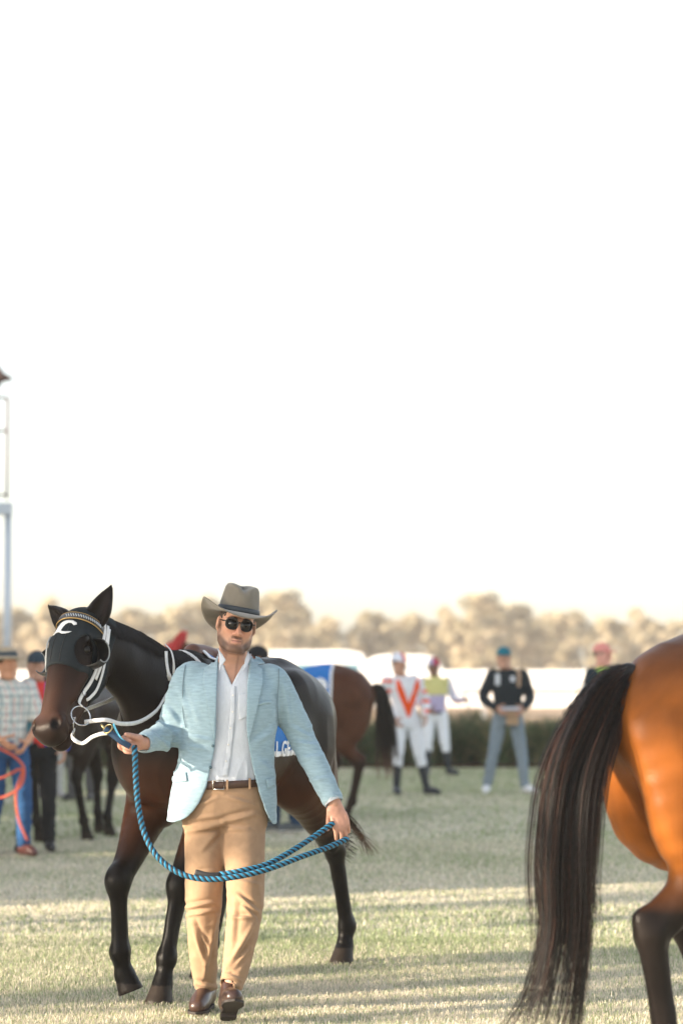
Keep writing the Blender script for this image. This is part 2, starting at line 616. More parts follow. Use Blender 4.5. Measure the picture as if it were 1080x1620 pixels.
# ------------------------------------------------------------------ horses
def leg_chain(F, side, pts, hind, hoof_dir, lifted=False):
    """pts: knee/hock, fetlock, hoof centre (local); side +1 left"""
    kn, fe, ho = [np.array(p, float) for p in pts]
    if not hind:
        sh = np.array([0.53, 0.13 * side, 1.20]); el = np.array([0.42, 0.15 * side, 0.93])
        v = kn - el
        F.chain([sh, el], [0.17, 0.125], k=0.12, fac=0.6, dr=(0, 1, 0))
        F.chain([el + [0.03, 0, 0.02], el + v * 0.3 + [0.01, 0.012 * side, 0], el + v * 0.7, kn], [0.12, 0.099, 0.070, 0.054], k=0.07)
        F.ell(kn + [0.008, 0, 0], [0.050, 0.050, 0.075], k=0.04)
        F.chain([kn, kn + (fe - kn) * 0.5, fe], [0.050, 0.040, 0.041], k=0.03, fac=0.85)
        F.chain([kn - [0.012, 0, 0.03], fe - [0.02, 0, -0.02]], [0.026, 0.028], k=0.02)     # flexor tendon
    else:
        hp = np.array([-0.58, 0.13 * side, 1.24]); st = np.array([-0.40, 0.17 * side, 0.98])
        st = st + 0.25 * np.clip(kn - np.array([-0.72, 0.14 * side, 0.57]), -0.3, 0.35) * [1, 0.4, 0]
        F.chain([hp, hp * 0.4 + st * 0.6 + [-0.04, 0.02 * side, 0], st], [0.25, 0.20, 0.135], k=0.1, fac=0.72, dr=(0, 1, 0))
        bt = np.array([-0.80, 0.115 * side, 1.22])
        v = kn - st
        F.chain([bt, bt * 0.55 + st * 0.45 + [-0.10, 0.015 * side, -0.16], st + v * 0.45 + [-0.05, 0, 0]], [0.105, 0.135, 0.085], k=0.07, fac=0.8)
        F.chain([(-0.66, 0.335 * side, 1.40), (-0.70, 0.335 * side, 1.20), (-0.66, 0.325 * side, 1.0)], [0.02, 0.045, 0.03], k=0.05, op='s')
        F.chain([st + [0, 0, -0.02], st + v * 0.45 + [-0.01, 0.012 * side, 0], kn + (st - kn) * 0.15, kn], [0.14, 0.10, 0.062, 0.055], k=0.06)
        F.chain([kn + (st - kn) * 0.35 + [-0.075, 0, 0.0], kn + [-0.04, 0, 0.05]], [0.02, 0.03], k=0.03)   # achilles
        F.ell(kn + [-0.005, 0, 0], [0.06, 0.043, 0.07], k=0.025)
        F.ell(kn + [-0.04, 0, 0.045], [0.028, 0.026, 0.04], k=0.02)
        F.chain([kn, kn + (fe - kn) * 0.5, fe], [0.05, 0.04, 0.043], k=0.02, fac=0.85)
        F.chain([kn - [0.025, 0, 0.04], fe - [0.022, 0, -0.02]], [0.024, 0.024], k=0.02)
    F.ell(fe + [-0.008, 0, 0], [0.048, 0.043, 0.052], k=0.03)
    hd = np.array(hoof_dir, float); hd /= np.linalg.norm(hd)                                # pastern direction
    cor = ho + hd * -0.035
    F.chain([fe, (fe + cor) / 2, cor], [0.042, 0.039, 0.048], k=0.015)
    if lifted:
        def fl(X, Y, Z):
            d = SDF.seg(X, Y, Z, cor, ho + hd * 0.045, 0.047, 0.062, None, 1, 1)
            pl = (X - ho[0]) * hd[0] + (Y - ho[1]) * hd[1] + (Z - ho[2]) * hd[2]
            return np.maximum(d, pl - 0.045)
        F.func(fl, ho - 0.15, ho + 0.15, k=0.012)
    else:
        c0 = np.array([ho[0] - 0.01, ho[1], 0.085]); c1 = np.array([ho[0] + 0.022, ho[1], 0.0])
        def f(X, Y, Z):
            d = SDF.seg(X, Y, Z, c0, c1, 0.046, 0.068, None, 1, 1)
            return np.maximum(np.maximum(d, -Z), Z - 0.095)
        F.func(f, c1 - 0.12, c0 + 0.12, k=0.012)

def head_frame(poll, muz, wdir=(0, 1, 0)):
    poll = np.array(poll, float); h = np.array(muz, float) - poll
    L = np.linalg.norm(h); h /= L
    w = np.array(wdir, float); w -= h * (w @ h); w /= np.linalg.norm(w)
    n = np.cross(h, w)                    # forehead side (w left, h down -> n forward)
    return poll, h, n, w, L / 0.60

def horse_field(vox, legs, poll, muz, wdir=(0, 1, 0), neckmid=None, ears=True, lo=(-1.25, -0.5, -0.03), hi=(1.75, 0.5, 2.1), trunk_only_head=False):
    F = SDF(lo, hi, vox)
    # trunk
    X = [-0.74, -0.58, -0.38, -0.12, 0.14, 0.36, 0.55, 0.64]
    Zc = [1.27, 1.275, 1.245, 1.19, 1.175, 1.19, 1.17, 1.14]
    Hh = [0.20, 0.275, 0.295, 0.315, 0.345, 0.355, 0.29, 0.21]
    Wf = [0.92, 0.90, 0.92, 0.92, 0.83, 0.67, 0.72, 0.86]
    F.chain([(x, 0, z) for x, z in zip(X, Zc)], Hh, k=0.02, fac=Wf, sub=10)
    F.chain([(0.52, 0, 1.46), (0.34, 0, 1.545), (0.12, 0, 1.49), (-0.12, 0, 1.44)], [0.08, 0.065, 0.06, 0.05], k=0.10, fac=0.7)     # withers
    F.chain([(-0.30, 0, 1.50), (-0.50, 0, 1.53), (-0.74, 0, 1.44)], [0.06, 0.06, 0.06], k=0.12)              # croup
    for s in (1, -1):
        F.ell((-0.40, 0.17 * s, 1.44), (0.13, 0.08, 0.085), k=0.09)                                        # hip bone
        F.ell((0.62, 0.115 * s, 1.13), (0.16, 0.125, 0.19), k=0.08)                                           # breast
        F.chain([(0.40, 0.13 * s, 1.42), (0.60, 0.16 * s, 1.18)], [0.09, 0.09], k=0.09, fac=0.7)            # shoulder blade
    for key, side, hind in (('LF', 1, 0), ('RF', -1, 0), ('LH', 1, 1), ('RH', -1, 1)):
        l = legs[key]
        leg_chain(F, side, l['p'], hind, l.get('hd', (0.5, 0, -0.8)), l.get('lift', False))
    # neck
    poll, h, n, w, sc = head_frame(poll, muz, wdir)
    nk0 = np.array([0.50, 0, 1.30]); nk1 = np.array([0.40, 0, 1.44])
    pb = poll + h * 0.06 * sc - n * 0.03
    mid = (nk0 * 0.45 + pb * 0.55) + np.array([-0.01, 0, 0.03]) if neckmid is None else np.array(neckmid, float)
    F.chain([nk1 * 0.5 + nk0 * 0.5 - [0.05, 0, 0.05], mid * 0.4 + nk0 * 0.6, mid, pb * 0.8 + mid * 0.2, pb], [0.27, 0.235, 0.175, 0.125, 0.10], k=0.09, fac=[0.62, 0.58, 0.56, 0.62, 0.75], dr=w * 0.5 + np.array([0, 0.5, 0]), sub=9)
    q = lambda a, b, c: poll + sc * (h * a + n * b + w * c)
    R = np.array([h, n, w])
    # head
    F.ell(q(0.09, -0.005, 0), np.array([0.13, 0.085, 0.080]) * sc, k=0.04, R=R)
    F.chain([q(0.06, 0.02, 0), q(0.19, 0.03, 0), q(0.33, 0.028, 0), q(0.46, 0.016, 0), q(0.55, 0.004, 0)], np.array([0.075, 0.080, 0.066, 0.060, 0.060]) * sc, k=0.03, fac=[1.0, 1.08, 0.95, 0.92, 1.0], dr=w)
    F.chain([q(0.22, -0.100, 0), q(0.34, -0.085, 0), q(0.46, -0.066, 0), q(0.55, -0.064, 0)], np.array([0.06, 0.055, 0.048, 0.044]) * sc, k=0.04)
    for s in (1, -1):
        F.ell(q(0.20, -0.085, 0.044 * s), np.array([0.125, 0.10, 0.034]) * sc, k=0.035, R=R)
        F.chain([q(0.20, 0.03, 0.088 * s), q(0.27, 0.0, 0.088 * s), q(0.40, -0.005, 0.062 * s)], np.array([0.022, 0.02, 0.012]) * sc, k=0.03)
        F.ell(q(0.155, 0.055, 0.078 * s), np.array([0.034, 0.02, 0.02]) * sc, k=0.02, R=R)                    # brow
        F.ell(q(0.19, 0.042, 0.100 * s), np.array([0.026, 0.02, 0.014]) * sc, k=0.008, R=R, op='s')         # socket
        F.ell(q(0.545, 0.030, 0.046 * s), np.array([0.042, 0.034, 0.032]) * sc, k=0.025, R=R)                 # nostril bulge
        F.ell(q(0.566, 0.058, 0.060 * s), np.array([0.032, 0.024, 0.020]) * sc, k=0.006, R=R, op='s')
    F.ell(q(0.562, -0.004, 0), np.array([0.052, 0.062, 0.066]) * sc, k=0.03, R=R)
    F.ell(q(0.560, -0.078, 0), np.array([0.040, 0.030, 0.040]) * sc, k=0.025, R=R)
    for s in (1, -1):
        F.chain([q(0.45, -0.036, 0.066 * s), q(0.52, -0.046, 0.062 * s), q(0.585, -0.050, 0.045 * s), q(0.612, -0.050, 0)], np.array([0.008, 0.012, 0.012, 0.012]) * sc, k=0.004, op='s')   # mouth line
    info = dict(F=F, q=q, R=R, h=h, n=n, w=w, poll=poll, sc=sc)
    info['noears'] = F.D.copy()
    if ears:
        for s in (1, -1):
            b0 = q(0.035, 0.005, 0.058 * s); up = -h * 0.86 + n * 0.22 + w * s * ears[0 if s > 0 else 1]
            up /= np.linalg.norm(up)
            fwd = n * 0.7 + w * s * 0.55; fwd -= up * (fwd @ up); fwd /= np.linalg.norm(fwd)
            tip = b0 + up * 0.185 * sc
            m1 = b0 + up * 0.05 * sc; m2 = b0 + up * 0.11 * sc
            F.chain([b0, m1, m2, tip - fwd * 0.0], np.array([0.040, 0.052, 0.036, 0.005]) * sc, k=0.02, fac=0.7, dr=fwd)
            F.chain([m1 + fwd * 0.034 - up * 0.02, m2 + fwd * 0.026, tip + fwd * 0.012 - up * 0.02], np.array([0.030, 0.022, 0.004]) * sc, k=0.012, fac=0.8, dr=fwd, op='s')
    return info

def to_local(o, pw):
    """world point -> horse frame"""
    c, s_ = math.cos(-o[3]), math.sin(-o[3])
    d = np.asarray(pw, float) - np.array(o[:3])
    return np.array([c * d[0] - s_ * d[1], s_ * d[0] + c * d[1], d[2]])
def to_world(o, pl):
    c, s_ = math.cos(o[3]), math.sin(o[3])
    p = np.atleast_2d(np.asarray(pl, float))
    r = np.stack([c * p[:, 0] - s_ * p[:, 1] + o[0], s_ * p[:, 0] + c * p[:, 1] + o[1], p[:, 2] + o[2]], 1)
    return r[0] if np.ndim(pl) == 1 else r

def hair(paths, r0, sides=3, taper=True):
    """many hairs (n, m, 3) -> one mesh"""
    P_ = np.asarray(paths, float)
    n, m, _ = P_.shape
    T = np.gradient(P_, axis=1); T /= np.linalg.norm(T, axis=2)[..., None] + 1e-9
    a = np.cross(T, np.array([0.31, 0.87, 0.38])); a /= np.linalg.norm(a, axis=2)[..., None] + 1e-9
    b = np.cross(T, a)
    r0 = np.asarray(r0, float)
    r = (r0[:, None] if r0.ndim else np.full((n, 1), r0)) * (np.linspace(1, 0.12, m)[None] ** 0.6 if taper else np.ones((1, m)))
    th = np.arange(sides) * 2 * math.pi / sides
    V = P_[:, :, None] + r[:, :, None, None] * (np.cos(th)[None, None, :, None] * a[:, :, None] + np.sin(th)[None, None, :, None] * b[:, :, None])
    V = V.reshape(-1, 3)
    base = (np.arange(n) * m * sides)[:, None, None, None]
    i = (np.arange(m - 1) * sides)[None, :, None, None]
    j = np.arange(sides)[None, None, :, None]
    k = (j + 1) % sides
    q = np.concatenate([base + i + j, base + i + k, base + i + sides + k, base + i + sides + j], axis=3).reshape(-1, 4)
    return V, q

def tail_hair(path, widths, n, r0, seed, wavy=0.02, frontback=0.5, lock=24, m=14, short=0.72, clump=0.0):
    g = np.random.default_rng(seed)
    path = np.asarray(path, float)
    pl = crom(path, 6); wl_ = np.interp(np.linspace(0, len(path) - 1, len(pl)), np.arange(len(path)), widths)
    T, A, B = frames(pl)
    side = np.cross(T, np.array([0, 1.0, 0.0])); side /= np.linalg.norm(side, axis=1)[:, None] + 1e-9
    dep = np.cross(T, side)
    lu = g.normal(0, 0.5, lock); lv = g.normal(0, 0.5, lock); ll = g.uniform(short, 1.0, lock); lph = g.uniform(0, 6.3, lock); lsp = g.normal(0, 0.35, lock)
    out = []
    L = len(pl) - 1
    for i in range(n):
        j = g.integers(lock)
        du = g.normal(0, 0.18); v = lv[j] + g.normal(0, 0.2)
        s0 = g.uniform(0, 0.30) ** 1.3
        s1 = min(1.0, ll[j] * g.uniform(0.86, 1.04))
        if s1 < s0 + 0.25: s1 = s0 + 0.25
        t = np.linspace(s0, min(s1, 1.0), m)
        x = t * L
        ii = np.clip(np.floor(x).astype(int), 0, L - 1); f = (x - ii)[:, None]
        c = pl[ii] * (1 - f) + pl[ii + 1] * f
        sd = side[ii]; dp = dep[ii]
        wd = np.interp(x, np.arange(L + 1), wl_)
        wd = wd * (0.35 + 0.65 * np.clip((t - s0) * 6 + 0.3, 0, 1))
        uu = lu[j] + du * (1 - clump * t) + lsp[j] * t * t + wavy * 6 * np.sin(lph[j] + t * 7) * t
        out.append(c + sd * (wd * uu)[:, None] + dp * (wd * frontback * v)[:, None])
    return hair(np.array(out), r0 * g.uniform(0.6, 1.3, n))
# ------------------------------------------------------------------ the dark horse being led
YAW1 = math.atan2(-0.917, -0.4)
H1 = (-0.57, 11.99, 0.0, YAW1)
legs1 = dict(
    LF=dict(p=[(0.655, 0.085, 0.53), (0.735, 0.06, 0.20), (0.775, 0.055, 0.06)], hd=(0.4, 0, -0.9)),
    RF=dict(p=[(0.79, -0.165, 0.555), (0.79, -0.155, 0.225), (0.765, -0.125, 0.085)], hd=(-0.08, 0.35, -0.9), lift=True),
    LH=dict(p=[(-0.92, 0.185, 0.585), (-1.00, 0.215, 0.19), (-0.955, 0.215, 0.06)], hd=(0.6, 0, -0.8)),
    RH=dict(p=[(-0.36, -0.16, 0.57), (-0.19, -0.18, 0.17), (-0.13, -0.18, 0.06)], hd=(0.5, 0, -0.8)))
POLL1 = (1.13, -0.16, 1.76); MUZ1 = (1.495, -0.125, 1.225)
i1 = horse_field(0.0078, legs1, POLL1, MUZ1, wdir=(0.20, 1, 0), ears=(0.42, 0.95))
V, Fq = i1['F'].mesh()
V = relax(V, Fq, 1, 0.4)
def muscle(V, Fq, i):
    """soft muscle relief on the body, fine tendon and vein relief on the legs"""
    z = V[:, 2]
    body = np.clip((z - 0.75) * 4, 0, 1) * np.clip((1.1 - V[:, 0]) * 5, 0, 1)
    leg = np.clip((0.75 - z) * 5, 0, 1) * np.clip((z - 0.09) * 30, 0, 1)
    N = vnormals(V, Fq)
    d = 0.0065 * body * vnoise(V * [5, 5, 3.2] + 3) + 0.0035 * body * (1 - 2 * np.abs(vnoise(V * [9, 9, 5] + 9))) + leg * (0.0022 * vnoise(V * [28, 28, 9]) + 0.0022 * (1 - 2 * np.abs(vnoise(V * [22, 22, 5] + 5))))
    return V + N * d[:, None]
V = muscle(V, Fq, i1)
def bay_colors(V, i, body, warm, points, muzzle, warmth=1.0, ptz=0.66, shade_top=0.0):
    z = V[:, 2]; x = V[:, 0]
    C = np.tile(np.array(body), (len(V), 1))
    n = 0.5 + 0.5 * vnoise(V * 5.0)
    wf = np.clip((1.15 - z) * 2.2, 0, 1) * np.clip((z - 0.62) * 4, 0, 1) * warmth
    wf = np.clip(wf * (0.6 + 0.6 * n), 0, 1)[:, None]
    C = C * (1 - wf) + np.array(warm) * wf
    pf = np.clip((ptz + 0.05 * n - z) * 8, 0, 1)[:, None]
    tf = (np.clip((z - 1.36) * 5, 0, 1) * shade_top)[:, None]  # shade over the rump and back painted dark into the coat colour
    C = C * (1 - tf) + np.array(points) * 2.2 * tf
    C = C * (1 - pf) + np.array(points) * pf
    d = V - i['poll']
    a = d @ i['h'] / i['sc']
    head = (x > 0.85) & (a > 0.2) & (np.abs(d @ i['w']) < 0.2) & (np.abs(d @ i['n']) < 0.25)
    mf = (np.clip((a - 0.22) * 5, 0, 1) * head)[:, None]
    C = C * (1 - mf) + np.array(muzzle) * mf
    ef = (np.clip((a - 0.52) * 14, 0, 1) * head)[:, None]
    C = C * (1 - ef * 0.75) + np.array(points) * ef * 0.75
    for s in (1, -1):
        nf = np.clip(1.6 - np.linalg.norm((V - i['q'](0.566, 0.052, 0.056 * s)), axis=1) / (0.024 * i['sc']), 0, 1)[:, None]
        C = C * (1 - nf) + np.array([0.004, 0.003, 0.003]) * nf
    hf = ((z < 0.085) * 1.0)[:, None]
    C = C * (1 - hf) + np.array([0.022, 0.017, 0.014]) * hf
    return C
horse1 = empty('horse', H1[:3], YAW1, 'dark bay racehorse in black hood led by the man in the blue jacket', 'horse', None)
coat = mat('horse_coat', (0, 0, 0), rough=0.35, attr=True, noise=0.28, nscale=11, bump=0.35, bscale=260, spec=0.11, stretch=(0.35, 1, 0.6))
obj('body', V, Fq, coat, horse1, colors=bay_colors(V, i1, (0.0075, 0.005, 0.0045), (0.10, 0.032, 0.011), (0.0035, 0.003, 0.003), (0.040, 0.020, 0.014)))

# ------------------------------------------------------------------ the bay horse cut by the right edge
YAW2 = math.atan2(0.40, 0.92)
H2 = (1.86, 9.06, 0.0, YAW2)
S2 = 1.05
legs2 = dict(
    LF=dict(p=[(0.42, 0.13, 0.52), (0.42, 0.13, 0.18), (0.46, 0.13, 0.06)]),
    RF=dict(p=[(0.62, -0.13, 0.53), (0.62, -0.13, 0.18), (0.66, -0.13, 0.06)]),
    LH=dict(p=[(-0.55, 0.15, 0.58), (-0.40, 0.15, 0.18), (-0.35, 0.15, 0.06)]),
    RH=dict(p=[(-0.86, -0.14, 0.58), (-0.80, -0.14, 0.19), (-0.76, -0.14, 0.06)]))
i2 = horse_field(0.009, legs2, (1.15, 0, 1.80), (1.48, 0, 1.30), ears=(0.4, 0.4))
V, Fq = i2['F'].mesh()
V = muscle(relax(V, Fq, 1, 0.4), Fq, i2)
horse2 = empty('horse', H2[:3], YAW2, 'glossy bay horse cut by the right edge, only rump and long tail showing', 'horse', None)
horse2.scale = (S2, S2, S2)
obj('body', V, Fq, coat, horse2, colors=bay_colors(V, i2, (0.20, 0.062, 0.011), (0.24, 0.078, 0.013), (0.012, 0.009, 0.008), (0.10, 0.04, 0.015), 0.8, 0.76, 0.75))
# ------------------------------------------------------------------ people: shared pieces
SKIN = mat('skin', (0, 0, 0), rough=0.5, attr=True, noise=0.06, nscale=60, spec=0.35)
def frame3(yaw=0.0, roll=0.0, pitch=0.0):
    """head axes in world: u (viewer right when facing the camera), v (face), t (up)"""
    M = Matrix.Rotation(yaw, 3, 'Z') @ Matrix.Rotation(pitch, 3, 'X') @ Matrix.Rotation(roll, 3, 'Y')
    u = np.array(M @ Vector((1, 0, 0))); v = np.array(M @ Vector((0, -1, 0))); t = np.array(M @ Vector((0, 0, 1)))
    return u, v, t
def head_sdf(F, C, u, v, t, neck, s=1.0, fine=True):
    C = np.asarray(C, float)
    q = lambda a, b, c: C + s * (u * a + v * b + t * c)
    R = np.array([u, v, t])
    E = lambda c, r, k=0.015, op='u': F.ell(q(*c), np.array(r) * s, k=k, R=R, op=op)
    E((0, -0.018, 0.03), (0.077, 0.097, 0.086))
    E((0, 0.030, -0.035), (0.064, 0.058, 0.088), 0.03)
    for w in (1, -1):
        F.chain([q(0.060 * w, -0.005, -0.045), q(0.052 * w, 0.03, -0.088), q(0.022 * w, 0.068, -0.108)], np.array([0.020, 0.020, 0.020]) * s, k=0.02)
        E((0.046 * w, 0.058, -0.022), (0.022, 0.022, 0.02), 0.02)
        if fine:
            E((0.031 * w, 0.096, 0.000), (0.019, 0.013, 0.012), 0.012, 's')
            E((0.031 * w, 0.077, 0.000), (0.015, 0.012, 0.012), 0.004)
            F.chain([q(0.050 * w, 0.068, 0.018), q(0.028 * w, 0.084, 0.022), q(0.008 * w, 0.089, 0.016)], np.array([0.008, 0.010, 0.009]) * s, k=0.012)
            E((0.013 * w, 0.100, -0.042), (0.010, 0.011, 0.009), 0.008)
            E((0.009 * w, 0.108, -0.0505), (0.005, 0.006, 0.004), 0.002, 's')
        E((0.081 * w, -0.010, -0.006), (0.011, 0.020, 0.033), 0.006)
        if fine:
            E((0.089 * w, -0.005, -0.002), (0.006, 0.011, 0.018), 0.004, 's')
    E((0, 0.076, -0.108), (0.024, 0.02, 0.018), 0.02)
    F.chain([q(0, 0.088, 0.012), q(0, 0.106, -0.020), q(0, 0.117, -0.037)], np.array([0.009, 0.010, 0.012]) * s, k=0.012)
    if fine:
        F.chain([q(-0.024, 0.083, -0.070), q(0, 0.094, -0.066), q(0.024, 0.083, -0.070)], np.array([0.004, 0.007, 0.004]) * s, k=0.006)
        F.chain([q(-0.020, 0.083, -0.078), q(0, 0.091, -0.080), q(0.020, 0.083, -0.078)], np.array([0.004, 0.008, 0.004]) * s, k=0.006)
        F.chain([q(-0.024, 0.092, -0.0735), q(0, 0.103, -0.0725), q(0.024, 0.092, -0.0735)], 0.003 * s, k=0.002, op='s')
    F.chain([q(0, -0.025, -0.05), q(0, -0.022, -0.10), neck], np.array([0.060, 0.060, 0.066]) * s, k=0.03, fac=0.94)
    return q

def hand_sdf(F, wrist, d, nrm, a, curl, s=1.0, thumb=(0.5, 0.75, 0.45), tcurl=0.4, spread=0.1):
    """d finger direction, nrm where the palm faces, a towards the thumb"""
    wrist = np.asarray(wrist, float)
    d = np.asarray(d, float) / np.linalg.norm(d)
    nrm = np.asarray(nrm, float); nrm = nrm - d * (nrm @ d); nrm /= np.linalg.norm(nrm)
    a_ = np.cross(nrm, d); a = a_ if a_ @ np.asarray(a, float) > 0 else -a_
    F.chain([wrist - d * 0.022, wrist, wrist + d * 0.045 * s, wrist + d * 0.085 * s], np.array([0.029, 0.029, 0.036, 0.037]) * s, k=0.01, fac=[0.8, 0.72, 0.44, 0.36], dr=nrm)
    tips = []
    for i, (off, L) in enumerate(((0.030, 0.92), (0.010, 1.0), (-0.010, 0.94), (-0.029, 0.76))):
        b = wrist + (d * (0.084 - 0.004 * abs(i - 1)) + a * off - nrm * 0.002) * s
        ang = 0.0; p = b; pts = [b - d * 0.02 * s, b]
        dd = d + a * spread * (1.2 - 0.8 * i)
        dd /= np.linalg.norm(dd)
        for j, ln in enumerate((0.045, 0.029, 0.022)):
            ang += curl[i][j] if np.ndim(curl[0]) else curl[j]
            p = p + (dd * math.cos(ang) + nrm * math.sin(ang)) * ln * L * s
            pts.append(p)
        F.chain(pts, np.array([0.0095, 0.0105, 0.0092, 0.0085, 0.0070]) * s, k=0.004, sub=3)
        tips.append(pts)
    tb = wrist + (d * 0.022 + a * 0.024 + nrm * 0.006) * s
    t1 = np.array(thumb); td = d * t1[0] + a * t1[1] + nrm * t1[2]; td /= np.linalg.norm(td)
    t2 = td * math.cos(tcurl) + (d * 0.8 + nrm * 0.6) / 1.0 * math.sin(tcurl)
    F.chain([tb, tb + td * 0.042 * s, tb + td * 0.045 * s + t2 * 0.030 * s, tb + td * 0.045 * s + t2 * 0.052 * s], np.array([0.017, 0.0125, 0.011, 0.0085]) * s, k=0.012, sub=3)
    return tips

def joinq(parts):
    Vs, Fs, o = [], [], 0
    for V, F in parts:
        Vs.append(V); Fs.append(F + o); o += len(V)
    return np.vstack(Vs), np.vstack(Fs)

def wrinkle(V, Fq, amp, freq, aniso=(1, 1, 1), mask=None, ridge=True, seed=0.0):
    N = vnormals(V, Fq)
    p = V * np.array(aniso) * freq + seed
    w = p + 0.7 * np.stack([vnoise(p * 0.6 + 11), vnoise(p * 0.6 + 23), vnoise(p * 0.6 + 37)], 1)
    n = vnoise(w)
    if ridge: n = 1 - 2 * np.abs(n) ** 0.8
    if mask is not None: n = n * mask
    return V + N * (amp * n)[:, None]

# ------------------------------------------------------------------ the man leading the horse
OM = np.array([P(355, 1062, 10.9)[0], 10.9, 0.0])
def m(px, py, Y=10.9): return P(px, py, Y) - OM
man = empty('person', OM, 0, 'man in felt hat, sunglasses and pale blue jacket leading the dark horse', 'person')

# head, neck, chest and hands: one skin
HC = m(374.5, 988, 10.86)
hu, hv, ht = frame3(yaw=math.radians(9), roll=math.radians(9), pitch=math.radians(2))
Fh = SDF(HC + [-0.17, -0.2, -0.42], HC + [0.19, 0.25, 0.16], 0.0032)
nk = m(371, 1050, 10.92)
hq = head_sdf(Fh, HC, hu, hv, ht, nk, s=1.0)
Fh.loftz([1.34, 1.46, 1.52, 1.56], [0.04, 0.04, 0.042, 0.044], [-0.005, -0.0, 0.01, 0.02], [0.155, 0.165, 0.13, 0.07], [0.105, 0.09, 0.078, 0.06], k=0.05)
Vh, FFh = Fh.mesh()
L = (Vh - HC) @ np.stack([hu, hv, ht], 1)
skin_c = np.tile(np.array((0.52, 0.285, 0.195)), (len(Vh), 1))
blot = 0.5 + 0.5 * vnoise(Vh * 40)
red = np.clip(1.5 - np.linalg.norm((L - [0, 0.10, -0.03]) / [0.06, 0.05, 0.03], axis=1), 0, 1)[:, None]
skin_c = skin_c * (1 - 0.35 * red) + np.array((0.55, 0.20, 0.13)) * 0.35 * red
ax = np.abs(L[:, 0])
sst = lambda x, a, b: np.clip((x - a) / (b - a), 0, 1) ** 2 * (3 - 2 * np.clip((x - a) / (b - a), 0, 1))
topline = -0.088 + 0.9 * np.clip(ax - 0.030, 0, 0.04)                       # beard rises towards the ears
front = sst(L[:, 1], -0.01, 0.02)
chinb = sst(topline - L[:, 2], -0.018, 0.016) * front * sst(L[:, 2], -0.150, -0.120)
must = sst(0.036 - ax, 0.0, 0.018) * sst(L[:, 2], -0.069, -0.062) * sst(-0.047 - L[:, 2], 0.0, 0.009) * sst(L[:, 1], 0.06, 0.08)
gotee = sst(0.046 - ax, 0.0, 0.020) * sst(ax, 0.012, 0.028) * sst(-0.050 - L[:, 2], 0, 0.02) * front
lips = sst(0.023 - ax, 0, 0.006) * sst(L[:, 2], -0.086, -0.081) * sst(-0.067 - L[:, 2], 0.0, 0.003) * sst(L[:, 1], 0.080, 0.086)
stub = sst(-0.030 - L[:, 2], 0, 0.04) * front * 0.22
burn = sst(ax, 0.058, 0.066) * sst(L[:, 1], -0.005, 0.005) * sst(0.035 - L[:, 1], 0, 0.02) * sst(-L[:, 2], -0.02, 0.0) * 0.6
beard = np.clip(np.maximum.reduce([chinb * 0.88, must * 0.80, gotee * 0.55, stub, burn]) * (0.78 + 0.30 * blot), 0, 0.9) * (1 - lips)
skin_c = skin_c * (1 - beard[:, None]) + np.array((0.030, 0.017, 0.012)) * beard[:, None]
slit = (np.exp(-((L[:, 2] + 0.0725) / 0.0022) ** 2) * sst(0.027 - ax, 0, 0.006) * (L[:, 1] > 0.07))[:, None]
skin_c = skin_c * (1 - lips[:, None]) + np.array((0.40, 0.19, 0.15)) * lips[:, None]

skin_c = skin_c * (1 - 0.75 * slit) + np.array((0.06, 0.02, 0.015)) * 0.75 * slit
W_R = m(226, 1176, 10.68); W_L = m(529, 1271, 10.84)
Fr = SDF(W_R + [-0.20, -0.14, -0.14], W_R + [0.08, 0.12, 0.12], 0.0026)
hand_sdf(Fr, W_R, (-0.86, -0.48, 0.02), (0.40, -0.85, -0.25), (0, 0, 1), [(0.75, 0.95, 0.6), (1.0, 1.2, 0.8), (1.1, 1.25, 0.9), (1.15, 1.3, 0.9)], s=1.0, thumb=(0.85, 0.35, 0.45), tcurl=0.25, spread=0.03)
Vr, FFr = Fr.mesh()
Fl = SDF(W_L + [-0.12, -0.14, -0.24], W_L + [0.16, 0.14, 0.08], 0.0026)
hand_sdf(Fl, W_L, (0.30, 0.02, -0.95), (-0.25, 0.95, 0.0), (-1, 0, 0), [(0.30, 0.45, 0.25), (0.22, 0.30, 0.2), (0.18, 0.25, 0.2), (0.30, 0.30, 0.25)], s=1.04, thumb=(0.8, 0.25, 0.75), tcurl=0.3, spread=0.0)
Vl, FFl = Fl.mesh()
Vs, FFs = joinq([(Vh, FFh), (Vr, FFr), (Vl, FFl)])
hc = np.tile(np.array((0.50, 0.27, 0.20)), (len(Vr) + len(Vl), 1)) * (1 + 0.12 * vnoise(np.vstack([Vr, Vl]) * 70))[:, None]
# forearms and torso core under the clothes so the figure is whole
Fb = SDF((-0.55, -0.5, 0.08), (0.65, 0.35, 1.50), 0.012)
SH_R, EL_R = m(299, 1074, 10.92), m(267, 1160, 10.90)
SH_L, EL_L = m(432, 1078, 10.92), m(478, 1168, 10.95)
Fb.loftz([0.92, 1.1, 1.3, 1.44, 1.49], [0.0, 0.01, 0.02, 0.03, 0.035], [0, 0, 0, 0, 0], [0.15, 0.14, 0.15, 0.13, 0.08], [0.09, 0.08, 0.07, 0.05, 0.03], k=0.03)
for A_ in ((SH_R, EL_R, W_R), (SH_L, EL_L, W_L)):
    Fb.chain(A_, [0.045, 0.038, 0.027], k=0.03)
LEG_R = [m(326, 1290, 10.92), m(322, 1432, 10.84), m(322, 1500, 10.90), m(326, 1575, 11.0)]
LEG_L = [m(386, 1290, 10.92), m(388, 1432, 10.72), m(378, 1505, 10.66), m(363, 1577, 10.60)]
for A_ in (LEG_R, LEG_L):
    Fb.chain(A_, [0.07, 0.05, 0.045, 0.032], k=0.04)
Vb, FFb = Fb.mesh()
Vs, FFs = joinq([(Vs, FFs), (Vb, FFb)])
